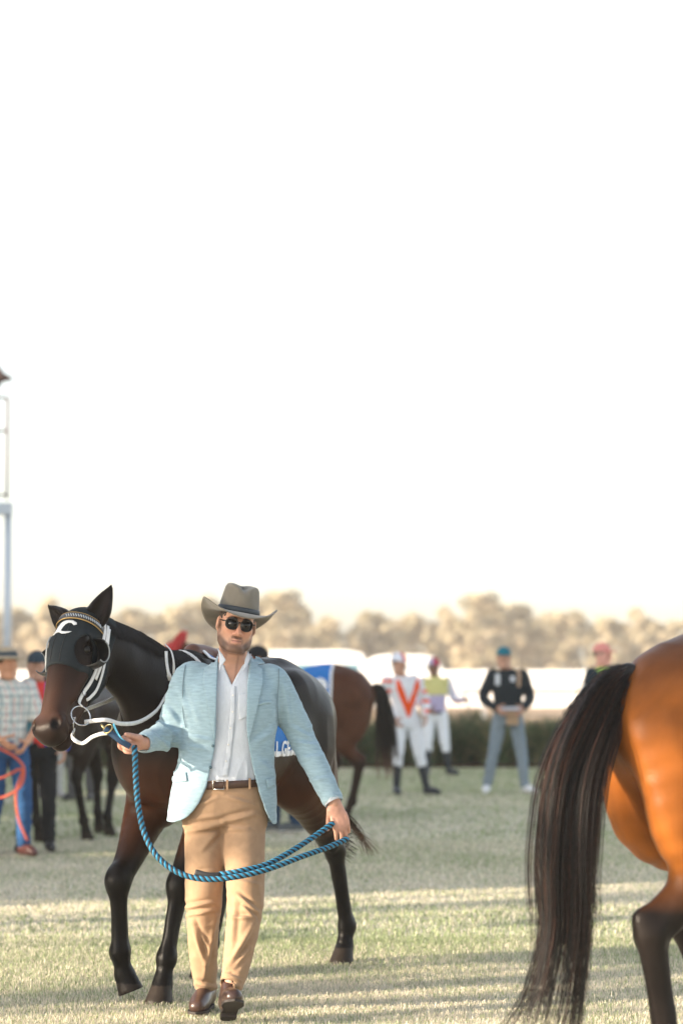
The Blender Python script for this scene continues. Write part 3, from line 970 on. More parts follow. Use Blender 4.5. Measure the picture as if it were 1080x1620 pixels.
obj('body', Vs, FFs, SKIN, man, colors=np.vstack([skin_c, hc, np.tile(np.array((0.47, 0.26, 0.18)), (len(Vb), 1))]))

# hair
Fx = SDF(HC + [-0.13, -0.14, -0.10], HC + [0.13, 0.16, 0.15], 0.004)
Fx.ell(hq(0, -0.022, 0.030), (0.0795, 0.100, 0.089), k=0, R=np.array([hu, hv, ht]))
Fx.ell(hq(0, 0.09, -0.03), (0.075, 0.075, 0.085), k=0.012, R=np.array([hu, hv, ht]), op='s')
Fx.func(lambda X, Y, Z: (X - HC[0]) * ht[0] + (Y - HC[1]) * ht[1] + (Z - HC[2]) * ht[2] - 0.012, HC - 0.3, HC + 0.3, k=0.01, op='s')
Vx, FFx = Fx.mesh()
hairm = mat('dark_hair', (0.022, 0.015, 0.011), rough=0.55, noise=0.4, nscale=90, bump=0.5, bscale=220, stretch=(1, 1, 0.25))
obj('hair', wrinkle(Vx, FFx, 0.002, 120, ridge=False), FFx, hairm, man)
# eyebrows
for w in (1, -1):
    pth = [hq(0.012 * w, 0.0975, 0.022), hq(0.030 * w, 0.0955, 0.028), hq(0.052 * w, 0.077, 0.022)]
    Vt, Ft = tube(crom(pth, 5), [0.003] + [0.0045] * 9 + [0.0015], 6, flat=0.6)
    obj('eyebrow', Vt, Ft, hairm, man)

# sunglasses
lensm = mat('sunglass_lens', (0.004, 0.004, 0.005), rough=0.10, spec=0.3)
framem = mat('sunglass_frame', (0.010, 0.007, 0.006), rough=0.22, spec=0.5)
glasses = empty('sunglasses', (0, 0, 0)); glasses.parent = man
for w in (1, -1):
    th = np.linspace(0, 2 * math.pi, 29)[:-1]
    rx = 0.0265; ry = 0.0235
    cx = 0.0335 * w
    X_ = cx + rx * np.sign(np.cos(th)) * np.abs(np.cos(th)) ** 0.85
    Z_ = -0.001 + ry * np.sign(np.sin(th)) * np.abs(np.sin(th)) ** 0.85 + 0.003 * (np.sin(th) > 0) * np.abs(np.cos(th)) + 0.002 * np.cos(th) * w
    Y_ = 0.108 - 5.0 * (X_ * X_) * 1.2
    ring = np.array([hq(x, y, z) for x, y, z in zip(X_, Y_, Z_)])
    cen = hq(cx, 0.110 - 5.5 * cx * cx, 0)
    Vt, Ft = tube(np.vstack([ring, ring[:1]]), 0.0030, 6, caps=False)
    obj('frame_rim', Vt, Ft, framem, glasses)
    Vn = np.vstack([ring, [cen]])
    thick('lens', Vn, [(i, (i + 1) % 28, 28) for i in range(28)], 0.002, lensm, glasses)
    Vt, Ft = tube(crom([hq(0.0595 * w, 0.088, 0.009), hq(0.074 * w, 0.072, 0.009), hq(0.080 * w, 0.0, 0.010), hq(0.080 * w, -0.03, -0.004)], 5), 0.0028, 6, flat=0.6)
    obj('temple', Vt, Ft, framem, glasses)
Vt, Ft = tube(crom([hq(-0.0085, 0.1065, 0.006), hq(0, 0.110, 0.0095), hq(0.0085, 0.1065, 0.006)], 4), 0.0028, 6)
obj('bridge', Vt, Ft, framem, glasses)

# hat
hatm = mat('hat_felt', (0.17, 0.15, 0.118), rough=0.9, noise=0.10, nscale=25, bump=0.15, bscale=300, sheen=0.3, spec=0.2)
bandm = mat('hat_band', (0.018, 0.026, 0.034), rough=0.5)
hat = empty('hat', (0, 0, 0)); hat.parent = man
tu, tv, tt = frame3(yaw=math.radians(13), roll=math.radians(10), pitch=math.radians(1))
HB = HC + ht * 0.052 - hv * 0.012
nphi, rows = 64, []
def hatp(r_, phi, z): return HB + tu * (r_ * 0.092 * math.sin(phi)) + tv * (r_ * 0.108 * math.cos(phi)) + tt * z
grid = []
for k in range(13):                                   # crown from top centre to base
    f = k / 12
    row = []
    for j in range(nphi):
        phi = 2 * math.pi * j / nphi
        c, s_ = math.cos(phi), math.sin(phi)
        if f < 0.55:
            r_ = 0.80 * (f / 0.55) ** 0.85
            z = 0.124 - 0.010 * (f / 0.55) ** 6
        else:
            g = (f - 0.55) / 0.45
            r_ = 0.80 + 0.20 * g ** 0.8
            z = 0.114 * (1 - g)
        x, y = r_ * s_, r_ * c
        z -= 0.030 * math.exp(-(x / 0.30) ** 2) * (1 if f < 0.55 else max(0, 1 - g * 3)) * (0.55 + 0.45 * c * r_)   # centre crease
        z += 0.010 * (1 - 0.6 * c) * (1 if f < 0.56 else (1 - g)) - 0.006
        pin = math.exp(-((abs(phi if phi < math.pi else phi - 2 * math.pi) - 0.75) / 0.38) ** 2) * math.exp(-((f - 0.60) / 0.18) ** 2)
        row.append(hatp(r_ * (1 - 0.13 * pin), phi, z))
    grid.append(row)
for k in range(1, 11):                               # brim
    f = k / 10
    row = []
    for j in range(nphi):
        phi = 2 * math.pi * j / nphi
        c, s_ = math.cos(phi), math.sin(phi)
        wd = 0.082 + 0.004 * abs(s_)
        rr = f * wd
        up = 0.52 * rr * (s_ * s_) ** 1.0 * f                        # rolled sides
        dip = -0.55 * rr * f * (max(0, c) ** 2) * 0.50 - (1.15 * rr * f) * (max(0, -c) ** 0.9)
        inw = 0.20 * up
        row.append(HB + tu * ((0.092 + rr - inw) * s_) + tv * ((0.108 + rr * 0.96) * c) + tt * (up + dip))
    grid.append(row)
Vt = np.array(grid).reshape(-1, 3)
Ft = [(i * nphi + j, i * nphi + (j + 1) % nphi, (i + 1) * nphi + (j + 1) % nphi, (i + 1) * nphi + j) for i in range(len(grid) - 1) for j in range(nphi)]
ho = thick('felt', Vt, np.array(Ft)[:, ::-1], 0.003, hatm, hat, offset=0)
bv, bf = [], []
for j in range(nphi):
    phi = 2 * math.pi * j / nphi
    for z, e in ((0.001, 0.035), (0.009, 0.030), (0.018, 0.022), (0.024, 0.012)):
        bv.append(hatp(1.0 - z * 0.9 + e, phi, z))
for j in range(nphi):
    k = (j + 1) % nphi
    for i in range(3): bf.append((j * 4 + i, k * 4 + i, k * 4 + i + 1, j * 4 + i + 1))
thick('hat_band', bv, bf, 0.002, bandm, hat)

# ---- jacket
linen = mat('jacket_linen', (0.27, 0.385, 0.45), rough=0.9, noise=0.16, nscale=120, bump=0.35, bscale=420, sheen=0.15, spec=0.15, stretch=(0.22, 0.22, 1))
Z_ = lambda py: m(355, py, 10.76)[2]
def loft_jacket(F, grow, z0=None, k=0.02):
    zs = [0.845, 0.95, 1.06, 1.16, 1.28, 1.40, 1.48, 1.53, 1.575]
    cx = [-0.010, -0.004, 0.004, 0.012, 0.022, 0.030, 0.034, 0.040, 0.044]
    cy = [0.0, 0.0, 0.0, 0.0, 0.0, 0.0, 0.005, 0.012, 0.03]
    rx = [0.246, 0.240, 0.226, 0.212, 0.212, 0.212, 0.188, 0.118, 0.070]
    ry = [0.150, 0.148, 0.142, 0.136, 0.138, 0.138, 0.115, 0.088, 0.066]
    F.loftz(zs, cx, cy, [a - grow for a in rx], [a - grow for a in ry], k=k, pw=2.35)
Fj = SDF((-0.52, -0.48, 0.76), (0.66, 0.26, 1.66), 0.0052)
loft_jacket(Fj, 0.0)
for (a_, b_, c_, side) in ((SH_R, EL_R, W_R, -1), (SH_L, EL_L, W_L, 1)):
    cu_ = c_ + (b_ - c_) * 0.07
    Fj.chain([a_ + [0.05 * -side, 0, 0.005], a_, a_ * 0.55 + b_ * 0.45 + [0.006 * side, 0.012, 0], b_ + [0, 0.012, 0], b_ * 0.5 + cu_ * 0.5, cu_], [0.068, 0.071, 0.065, 0.062, 0.055, 0.047], k=0.035, fac=0.93, sub=6)
Fj0 = Fj.D.copy()
Fin = SDF((-0.52, -0.48, 0.76), (0.66, 0.26, 1.66), 0.0052)
loft_jacket(Fin, 0.012)
for (a_, b_, c_) in ((SH_R, EL_R, W_R), (SH_L, EL_L, W_L)):
    Fin.chain([b_ * 0.25 + c_ * 0.75, c_, c_ * 2 - b_ * 0.4 - c_ * 0.6], [0.038, 0.038, 0.04], k=0.0)
Fj.D = np.maximum(Fj0, -Fin.D)
eL = np.array([(1020, 338), (1028, 342), (1054, 344), (1104, 342), (1159, 342), (1180, 340), (1217, 333), (1245, 327), (1270, 315), (1284, 306), (1296, 292), (1303, 274), (1320, 250)], float)
eR = np.array([(1020, 398), (1033, 392.6), (1054, 393), (1085, 391), (1159, 390), (1175, 392), (1217, 400), (1259, 411), (1285, 420), (1298, 426), (1316, 437), (1330, 446)], float)
def edge(tab):
    zz = np.array([m(355, y, 10.76)[2] for y, x in tab]); xx = np.array([m(x, y, 10.76)[0] for y, x in tab])
    o = np.argsort(zz); return zz[o], xx[o]
zL, xL = edge(eL); zR, xR = edge(eR)
def opening(X, Y, Z):
    z = Z.ravel()
    a_ = np.interp(z, zL, xL).reshape(1, 1, -1); b_ = np.interp(z, zR, xR).reshape(1, 1, -1)
    return np.maximum(np.maximum(a_ - X, X - b_), Y + 0.03)
Fj.func(opening, (-0.52, -0.48, 0.76), (0.66, 0.26, 1.66), k=0.004, op='s')
hemz = m(355, 1303, 10.76)[2]
def below(X, Y, Z):                                  # sloping hem
    return Z - (hemz + 0.002 - 0.06 * np.clip(X - 0.05, 0, 1)) + 0 * X + 0 * Y
Fj.func(below, (-0.52, -0.48, 0.70), (0.66, 0.26, 0.99), k=0.004, op='s')
Fj.func(lambda X, Y, Z: np.maximum(np.sqrt((X - nk[0]) ** 2 + (Y - nk[1] + 0.015) ** 2) - 0.066, 1.50 - Z) + 0 * Z, (-0.2, -0.3, 1.45), (0.3, 0.26, 1.66), k=0.006, op='s')
Vj, FFj = Fj.mesh()
# sleeve folds at elbows, soft drape elsewhere
def creases(V, Fq, O, lines, ymax=0.25):
    """folds traced on the photograph: (x1, y1, x2, y2, height, width in px)"""
    N = vnormals(V, Fq)
    W = V + O
    dy = W[:, 1]; zz = W[:, 2] - CAM_Z
    dep = dy * _cp + zz * _sp
    px = 540 + FPX * W[:, 0] / dep; py = 810 - FPX * (-dy * _sp + zz * _cp) / dep
    disp = np.zeros(len(V))
    for (x1, y1, x2, y2, a, w) in lines:
        ex, ey = x2 - x1, y2 - y1
        L2 = ex * ex + ey * ey; Ln = math.sqrt(L2)
        t = ((px - x1) * ex + (py - y1) * ey) / L2
        tc = np.clip(t, 0, 1)
        sg = ((px - x1) * ey - (py - y1) * ex) / Ln
        d = np.hypot(px - x1 - tc * ex, py - y1 - tc * ey)
        env = np.clip(1.15 - np.abs(tc - 0.5) * 1.6, 0, 1)
        disp += 1.35 * a * env * (np.exp(-(d / w) ** 2) - 0.75 * np.exp(-((d - 1.9 * w) / w) ** 2) * (sg > 0))
    m_ = np.clip((ymax - N[:, 1]) * 3, 0, 1)
    return V + N * (disp * m_)[:, None]
def near(V, c, r): return np.exp(-(np.linalg.norm(V - c, axis=1) / r) ** 2)
mk = 0.35 + 1.3 * near(Vj, EL_R, 0.13) + 0.9 * near(Vj, EL_L, 0.12) + 0.5 * near(Vj, W_L, 0.15) + 0.5 * near(Vj, SH_R + [0.02, 0, -0.1], 0.09)
Vj = wrinkle(Vj, FFj, 0.0040, 13, (1.0, 1.0, 2.0), mask=mk, seed=3.1)
Vj = creases(Vj, FFj, OM, [(244, 1140, 280, 1166, 0.009, 3.5), (262, 1118, 288, 1152, 0.008, 4), (238, 1158, 268, 1184, 0.008, 3.5), (272, 1165, 262, 1192, 0.007, 3), (285, 1090, 300, 1140, 0.006, 4), (450, 1085, 458, 1150, 0.006, 4),
    (462, 1150, 492, 1168, 0.007, 3.5), (470, 1175, 500, 1180, 0.007, 3.5), (478, 1200, 512, 1196, 0.005, 3.5), (492, 1235, 520, 1230, 0.005, 3), (300, 1165, 335, 1172, 0.005, 3), (296, 1180, 330, 1186, 0.004, 3), (400, 1180, 438, 1150, 0.005, 5), (405, 1200, 436, 1225, 0.004, 5), (300, 1110, 318, 1150, 0.004, 5)], ymax=0.6)
Vj = relax(Vj, FFj, 1, 0.25)
jacket = obj('jacket', Vj, FFj, linen, man)
Fj.D = Fj0
Fjo = Fj
def front_piece(name, poly_px, field, off, t, material, parent, step=0.008, Y0=10.45, axis=(0, 1, 0), colors=None):
    """flat piece traced on the front of a garment and laid on its surface"""
    pl = np.array([m(x, y, 10.76)[[0, 2]] for x, y in poly_px])
    V2, F2 = fill_poly(pl, step)
    S_ = np.stack([V2[:, 0], np.full(len(V2), -0.42), V2[:, 1]], 1)
    V3 = field.march(S_, axis, off=off)
    nrm = np.zeros(3)
    f0 = np.array([f[:3] for f in F2])
    nrm = np.cross(V3[f0[:, 1]] - V3[f0[:, 0]], V3[f0[:, 2]] - V3[f0[:, 0]]).sum(0)
    if nrm[1] > 0: F2 = [f[::-1] for f in F2]
    return thick(name, V3, F2, t, material, parent, offset=1.0, smooth=True)
front_piece('lapel', [(343, 1032), (336, 1036), (327, 1046), (331, 1052), (322, 1058), (321, 1080), (330, 1125), (340, 1176), (342, 1150), (342.5, 1104), (344, 1054)], Fjo, 0.005, 0.007, linen, jacket)
front_piece('lapel', [(392.6, 1036), (400, 1038), (409, 1048), (405, 1054), (414, 1060), (415, 1082), (405, 1128), (393, 1178), (390, 1150), (391, 1085), (393, 1054)], Fjo, 0.005, 0.007, linen, jacket)
front_piece('pocket_flap', [(270, 1222), (294, 1222), (296, 1236), (273, 1240), (268, 1230)], Fjo, 0.003, 0.004, linen, jacket)
front_piece('pocket_flap', [(420, 1234), (433, 1231), (434, 1244), (423, 1248)], Fjo, 0.003, 0.004, linen, jacket)
front_piece('breast_pocket', [(402, 1112), (428, 1108), (428, 1113), (402, 1117)], Fjo, 0.002, 0.002, linen, jacket)
btm = mat('button_horn', (0.06, 0.12, 0.15), rough=0.35)
for (x, y) in ((337, 1180), (333, 1214)):
    c = m(x, y, 10.76); p = Fjo.march(np.array([[c[0], -0.42, c[2]]]), (0, 1, 0))[0]
    th = np.linspace(0, 2 * math.pi, 13)[:-1]
    thick('button', [p + [0.007 * math.cos(a), -0.002, 0.007 * math.sin(a)] for a in th], [tuple(range(12))], 0.003, btm, jacket, offset=0)
seamm = mat('seam_thread', (0.16, 0.23, 0.27), rough=0.9)
for pl_ in ([(291, 1052), (288, 1075), (287, 1105), (289, 1135), (293, 1152)], [(440, 1058), (440, 1080), (438, 1110), (439, 1135), (441, 1152)]):
    c = crom([m(x, y, 10.76) for x, y in pl_], 6)
    pth = Fjo.march(np.stack([c[:, 0], np.full(len(c), -0.42), c[:, 2]], 1), (0, 1, 0), off=0.004)
    Vt, Ft = tube(pth, 0.0022, 6)
    obj('seam', Vt, Ft, seamm, jacket)
# collar stand round the neck
cpts = []
for j in range(25):
    a_ = math.radians(-150 + 300 * j / 24) + math.pi / 2
    cpts.append((a_))
cv, cf = [], []
for j, a_ in enumerate(cpts):
    dx, dy = math.cos(a_), math.sin(a_)
    fr = np.clip(-dy, 0, 1)
    for (r_, z) in ((0.086, 0.0), (0.078, 0.028), (0.074, 0.045)):
        cv.append(nk + [dx * r_ * 1.02, dy * r_ - 0.004, z - 0.012 - 0.050 * fr])
for j in range(24):
    for i in range(2): cf.append((j * 3 + i, (j + 1) * 3 + i, (j + 1) * 3 + i + 1, j * 3 + i + 1))
thick('jacket_collar', cv, cf, 0.005, linen, jacket)

# ---- shirt
shirtm = mat('shirt_linen', (0.53, 0.57, 0.63), rough=0.85, noise=0.05, nscale=90, bump=0.30, bscale=260, spec=0.2, stretch=(1, 1, 0.5))
Fs_ = SDF((-0.24, -0.2, 0.96), (0.28, 0.2, 1.64), 0.0048)
Fs_.loftz([0.97, 1.06, 1.16, 1.28, 1.40, 1.48, 1.53, 1.575], [-0.004, 0.0, 0.010, 0.022, 0.030, 0.034, 0.040, 0.044], [0, 0, 0, 0, 0, 0.004, 0.010, 0.02],
          [0.168, 0.180, 0.178, 0.184, 0.186, 0.168, 0.105, 0.066], [0.112, 0.124, 0.120, 0.122, 0.122, 0.104, 0.084, 0.066], k=0.0, pw=2.3)
Fs0 = Fs_.D.copy()
vz = m(366, 1084, 10.76)
def vneck(X, Y, Z):
    hw = np.clip((Z - vz[2]) * 0.47, -1, 0.075) - 0.0
    return np.maximum(np.abs(X - (vz[0] + (Z - vz[2]) * 0.03)) - hw, Y + 0.02)
Fs_.func(vneck, (-0.24, -0.3, 1.40), (0.3, 0.2, 1.66), k=0.004, op='s')
Vt, Ft = Fs_.mesh()
zf = np.clip((1.22 - Vt[:, 2]) * 5, 0.25, 1.2)
Vt = wrinkle(Vt, Ft, 0.0045, 15, (1.4, 1, 0.8), mask=zf, seed=8.2)
shirt = obj('shirt', Vt, Ft, shirtm, man)
Fs_.D = Fs0
front_piece('placket', [(365, 1088), (372, 1085), (372, 1130), (367, 1180), (360, 1228), (352, 1228), (359, 1180), (364, 1130)], Fs_, 0.003, 0.0025, shirtm, shirt)
front_piece('chest_pocket', [(377, 1098), (392, 1096), (392, 1134), (378, 1140), (376, 1120)], Fs_, 0.002, 0.002, shirtm, shirt)
bw = mat('shirt_button', (0.75, 0.74, 0.72), rough=0.3)
for (x, y) in ((368.5, 1100), (368, 1126), (364.5, 1152), (361, 1178), (357.5, 1204)):
    c = m(x, y, 10.76); p = Fs_.march(np.array([[c[0], -0.42, c[2]]]), (0, 1, 0))[0]
    th = np.linspace(0, 2 * math.pi, 11)[:-1]
    thick('button', [p + [0.0045 * math.cos(a), -0.006, 0.0045 * math.sin(a)] for a in th], [tuple(range(10))], 0.002, bw, shirt, offset=0)
# shirt collar: two standing flaps
for w, pl in ((-1, [(344, 1026), (347, 1040), (347, 1062), (353, 1050), (357, 1044), (351, 1034)]), (1, [(392, 1030), (388, 1042), (384, 1062), (391, 1054), (394, 1046), (395, 1038)])):
    p2 = np.array([m(x, y, 10.80)[[0, 2]] for x, y in pl])
    V2, F2 = fill_poly(p2, 0.006)
    dz = (V2[:, 1] - p2[:, 1].min()) / (p2[:, 1].max() - p2[:, 1].min())
    V3 = np.stack([V2[:, 0], -0.128 + 0.065 * dz + 0.25 * (np.abs(V2[:, 0] - nk[0]) - 0.03), V2[:, 1]], 1)
    thick('collar', V3, F2, 0.004, shirtm, shirt, offset=0)
for j, (rad_, zb) in enumerate(((0.074, 0.0),)):
    cv, cf = [], []
    for j2 in range(25):
        a_ = math.radians(-128 + 256 * j2 / 24) + math.pi / 2
        dx, dy = math.cos(a_), math.sin(a_)
        fr = np.clip(-dy, 0, 1)
        for (r_, z) in ((rad_ + 0.006, -0.01), (rad_, 0.025), (rad_ - 0.001, 0.055)):
            cv.append(nk + [dx * r_, dy * r_ - 0.002, z - 0.010 - 0.055 * fr])
    for j2 in range(24):
        for i in range(2): cf.append((j2 * 3 + i, (j2 + 1) * 3 + i, (j2 + 1) * 3 + i + 1, j2 * 3 + i + 1))
    thick('collar_band', cv, cf, 0.003, shirtm, shirt)
# cuffs showing at the wrists
for (b_, c_) in ((EL_R, W_R), (EL_L, W_L)):
    d_ = (c_ - b_) / np.linalg.norm(c_ - b_)
    Vt, Ft = tube([c_ - d_ * 0.05, c_ - d_ * 0.02, c_ - d_ * 0.004], [0.040, 0.041, 0.041], 20, caps=False)
    thick('cuff', Vt, Ft, 0.003, shirtm, shirt)

# ---- trousers
chino = mat('chino_cotton', (0.31, 0.20, 0.122), rough=0.85, noise=0.10, nscale=30, bump=0.2, bscale=300, sheen=0.1, spec=0.2)
Ft_ = SDF((-0.30, -0.48, 0.06), (0.32, 0.32, 1.07), 0.0055)
Ft_.loftz([0.84, 0.90, 0.97, 1.045], [0.004, 0.004, 0.002, -0.002], [0.005, 0.0, -0.004, -0.004], [0.178, 0.188, 0.182, 0.172], [0.120, 0.128, 0.125, 0.118], k=0.02, pw=2.4)
for A_, hemx in ((LEG_R, 0), (LEG_L, 1)):
    top = A_[0] * 1.0
    pts = [top + [0, 0, 0.02], A_[0] * 0.55 + A_[1] * 0.45, A_[1], A_[2], A_[3] + (A_[2] - A_[3]) * 0.13]
    Ft_.chain(pts, [0.099, 0.090, 0.080, 0.065, 0.049], k=0.03, fac=[1.0, 1.05, 1.08, 1.1, 1.1], sub=7)
# hems cut flat
for A_ in (LEG_R, LEG_L):
    hz_ = A_[3][2] + 0.028
    c = A_[3]
    Ft_.func(lambda X, Y, Z: np.maximum(np.sqrt((X - c[0]) ** 2 + (Y - c[1]) ** 2) - 0.14, Z - hz_), c + [-0.1, -0.16, -0.2], c + [0.1, 0.16, 0.1], k=0.003, op='s')
    Ft_.chain([c + [0, 0, -0.03], c + [0, 0, 0.045]], 0.043, k=0.0, op='s')
Ft0 = Ft_.D.copy()
Vt, Ft = Ft_.mesh()
Vt = relax(Vt, Ft, 1, 0.4)
kn = near(Vt, LEG_R[1], 0.16) + near(Vt, LEG_L[1], 0.16)
low = np.clip((0.40 - Vt[:, 2]) * 4, 0, 1)
cr_ = near(Vt, np.array([0.0, -0.1, 0.88]), 0.12)
Vt = wrinkle(Vt, Ft, 0.0022, 9.5, (1.1, 1.0, 1.5), mask=0.25 + 0.6 * kn + 0.75 * low + 0.6 * cr_, seed=5.5)
Vt = wrinkle(Vt, Ft, 0.0018, 17, (1.0, 1.0, 1.3), mask=0.15 + 0.6 * kn + 0.9 * low + 0.6 * cr_, seed=1.7)
Vt = creases(Vt, Ft, OM, [(373, 1415, 408, 1444, 0.010, 3.5), (383, 1434, 405, 1454, 0.009, 3), (365, 1452, 397, 1452, 0.008, 3), (402, 1460, 362, 1527, 0.012, 4.5), (396, 1500, 368, 1532, 0.008, 3.5), (372, 1425, 366, 1500, 0.006, 4),
    (291, 1436, 338, 1428, 0.009, 3), (293, 1449, 338, 1440, 0.009, 3), (304, 1456, 324, 1524, 0.010, 3.5), (341, 1450, 323, 1545, 0.010, 4), (312, 1470, 330, 1500, 0.006, 3), (309, 1556, 344, 1562, 0.006, 2.5), (348, 1556, 380, 1560, 0.006, 2.5), (356, 1540, 380, 1550, 0.006, 2.5),
    (352, 1302, 298, 1316, 0.009, 4), (350, 1290, 302, 1296, 0.006, 3.5), (354, 1300, 404, 1288, 0.009, 4), (354, 1312, 392, 1312, 0.006, 3.5), (350, 1310, 318, 1345, 0.006, 4), (362, 1262, 398, 1272, 0.005, 3), (310, 1275, 345, 1262, 0.005, 3), (300, 1385, 345, 1378, 0.005, 3.5), (366, 1392, 410, 1400, 0.005, 3.5)])
trousers = obj('trousers', Vt, Ft, chino, man)
# belt
beltm = mat('belt_leather', (0.055, 0.026, 0.016), rough=0.45, noise=0.2, nscale=50)
metalm = mat('bright_metal', (0.62, 0.60, 0.56), rough=0.25, metal=1.0)
bz = m(355, 1241, 10.78)[2]
ang = np.linspace(0, 2 * math.pi, 61)[:-1]
rows = []
for dz in (-0.019, 0.0, 0.019):
    S_ = np.stack([0.35 * np.sin(ang), -0.35 * np.cos(ang), np.full(60, min(bz + dz, 1.04)) + 0.022 * 0.35 * np.sin(ang)], 1)
    dd = np.stack([-np.sin(ang), np.cos(ang), 0 * ang], 1)
    rows.append(Ft_.march(S_, dd, off=0.004))
R3 = np.array(rows)
rr = np.linalg.norm(R3[:, :, :2], axis=2).max(0)
Vt = np.concatenate([np.stack([rr * np.sin(ang), -rr * np.cos(ang), R3[i, :, 2]], 1) for i in range(3)])
Ft = [(i * 60 + j, i * 60 + (j + 1) % 60, (i + 1) * 60 + (j + 1) % 60, (i + 1) * 60 + j) for i in range(2) for j in range(60)]
belt = thick('belt', Vt, Ft, 0.004, beltm, man)
bc = Vt[60 + 0] + np.array([0, -0.010, 0]); bx_ = m(346, 1243, 10.78)[0]
bc = np.array([bx_, bc[1], bc[2] - 0.001])
fr = [(-0.024, -0.020), (0.024, -0.020), (0.024, 0.020), (-0.024, 0.020), (-0.024, -0.020)]
Vt, Ft = tube([bc + [x, 0, z] for x, z in fr], 0.0032, 6)
obj('buckle', Vt, Ft, metalm, belt)
Vt, Ft = box(bc + [0.034, -0.001, -0.022], bc + [0.044, 0.006, 0.022], 0.001)
obj('belt_loop', Vt, Ft, chino, trousers)
for x in (395, 322):
    c = m(x, 1240, 10.78); p = Ft_.march(np.array([[c[0], -0.42, c[2]]]), (0, 1, 0), off=0.009)[0]
    Vt, Ft = box(p + [-0.005, -0.003, -0.024], p + [0.005, 0.004, 0.024], 0.001)
    obj('belt_loop', Vt, Ft, chino, trousers)

# ---- boots
bootm = mat('boot_leather', (0.050, 0.026, 0.020), rough=0.32, noise=0.3, nscale=18, spec=0.4, coat=0.1)
solem = mat('boot_sole', (0.018, 0.012, 0.010), rough=0.7)
def boot(ank, heel, toe, up, name='boot'):
    ank, heel, toe = [np.asarray(a, float) for a in (ank, heel, toe)]
    f = toe - heel; Lf = np.linalg.norm(f); f /= Lf
    up = np.asarray(up, float); up = up - f * (up @ f); up /= np.linalg.norm(up)
    lat = np.cross(f, up)
    F = SDF(np.minimum(np.minimum(ank, heel), toe) - 0.09, np.maximum(np.maximum(ank, heel), toe) + 0.10, 0.0042)
    hb = heel + f * 0.045 + up * 0.055
    F.chain([ank + up * 0.03, ank, hb + f * 0.015 + up * 0.01], [0.046, 0.044, 0.043], k=0.02, fac=0.88, dr=lat)
    F.chain([hb, heel + f * 0.11 + up * 0.058, heel + f * 0.18 + up * 0.042, toe - f * 0.042 + up * 0.034], [0.043, 0.046, 0.045, 0.034], k=0.03, fac=[0.88, 0.9, 1.02, 1.1], dr=lat)
    def cut(X, Y, Z):
        return (X - heel[0]) * up[0] + (Y - heel[1]) * up[1] + (Z - heel[2]) * up[2] - 0.014
    F.func(cut, F.lo, F.lo + F.n * F.h, k=0.0, op='s')
    V, Q = F.mesh()
    o = obj(name, V, Q, bootm, man)
    # sole outline
    ol = []
    for a_ in np.linspace(0, 2 * math.pi, 41)[:-1]:
        c, s_ = math.cos(a_), math.sin(a_)
        t_ = 0.5 - 0.5 * c
        wdt = np.interp(t_, [0, 0.12, 0.3, 0.5, 0.72, 0.9, 1.0], [0.020, 0.035, 0.035, 0.033, 0.049, 0.042, 0.012])
        ol.append(heel + f * (t_ * Lf) + lat * (wdt * np.sign(s_) * min(1, abs(s_) * 2.2)))
    ol = np.array(ol)
    V = np.vstack([ol + up * 0.004, ol + up * 0.015])
    n_ = len(ol)
    Fs = [tuple(range(n_)), tuple(range(2 * n_ - 1, n_ - 1, -1))] + [(i, (i + 1) % n_, n_ + (i + 1) % n_, n_ + i) for i in range(n_)]
    obj('sole', V, Fs, solem, o, smooth=False)
    hv_ = []
    hl = [heel + f * x + lat * y for x, y in ((0.004, -0.018), (0.03, -0.034), (0.075, -0.034), (0.075, 0.034), (0.03, 0.034), (0.004, 0.018))]
    V = np.array([p - up * 0.012 for p in hl] + [p + up * 0.006 for p in hl])
    obj('heel', V, [(0, 1, 2, 3, 4, 5), (11, 10, 9, 8, 7, 6)] + [(i, (i + 1) % 6, 6 + (i + 1) % 6, 6 + i) for i in range(6)], solem, o, smooth=False)
    return o
an = LEG_R[3]
boot(an + [0, 0.01, 0.0], np.array([an[0] + 0.01, an[1] + 0.055, 0.018]), np.array([an[0] - 0.035, an[1] - 0.22, 0.012]), (0, 0, 1))
an = LEG_L[3]
hl_ = np.array([an[0] - 0.012, an[1] + 0.03, 0.020])
boot(an + [0, 0.005, 0.0], hl_, hl_ + [0.045, -0.245, 0.105], (0, 0.35, 1))
# ------------------------------------------------------------------ hood, bridle, saddle cloth and hair of the led horse
q1, h1, n1, w1, sc1 = i1['q'], i1['h'], i1['n'], i1['w'], i1['sc']
FH = i1['F']
D_full = FH.D
hoodm = mat('hood_mesh', (0.010, 0.015, 0.019), rough=0.8, noise=0.12, nscale=50, bump=0.3, bscale=600, spec=0.25)
whitem = mat('white_strap', (0.74, 0.73, 0.72), rough=0.5, noise=0.10, nscale=40)
steelm = mat('steel', (0.55, 0.55, 0.56), rough=0.22, metal=1.0)
blackm = mat('black_leather', (0.012, 0.012, 0.013), rough=0.5)
goldm = mat('gold_piping', (0.45, 0.28, 0.08), rough=0.5)
hood = empty('racing_hood', H1[:3], YAW1, 'black mesh racing hood with white curved emblem on the led horse', 'hood')
FH.D = i1['noears'].copy()
FK = SDF((0.85, -0.55, 1.2), (1.7, 0.3, 2.05), 0.006)
Xk, Yk, Zk = FK.axes(np.zeros(3, int), FK.n)
pts = np.stack(np.broadcast_arrays(Xk, Yk, Zk), -1).reshape(-1, 3)
base = FH.sample(pts).reshape(FK.n) - 0.007
d_ = pts - i1['poll']
a_ = (d_ @ h1 / sc1).reshape(FK.n); b_ = (d_ @ n1 / sc1).reshape(FK.n); c_ = (d_ @ w1 / sc1).reshape(FK.n)
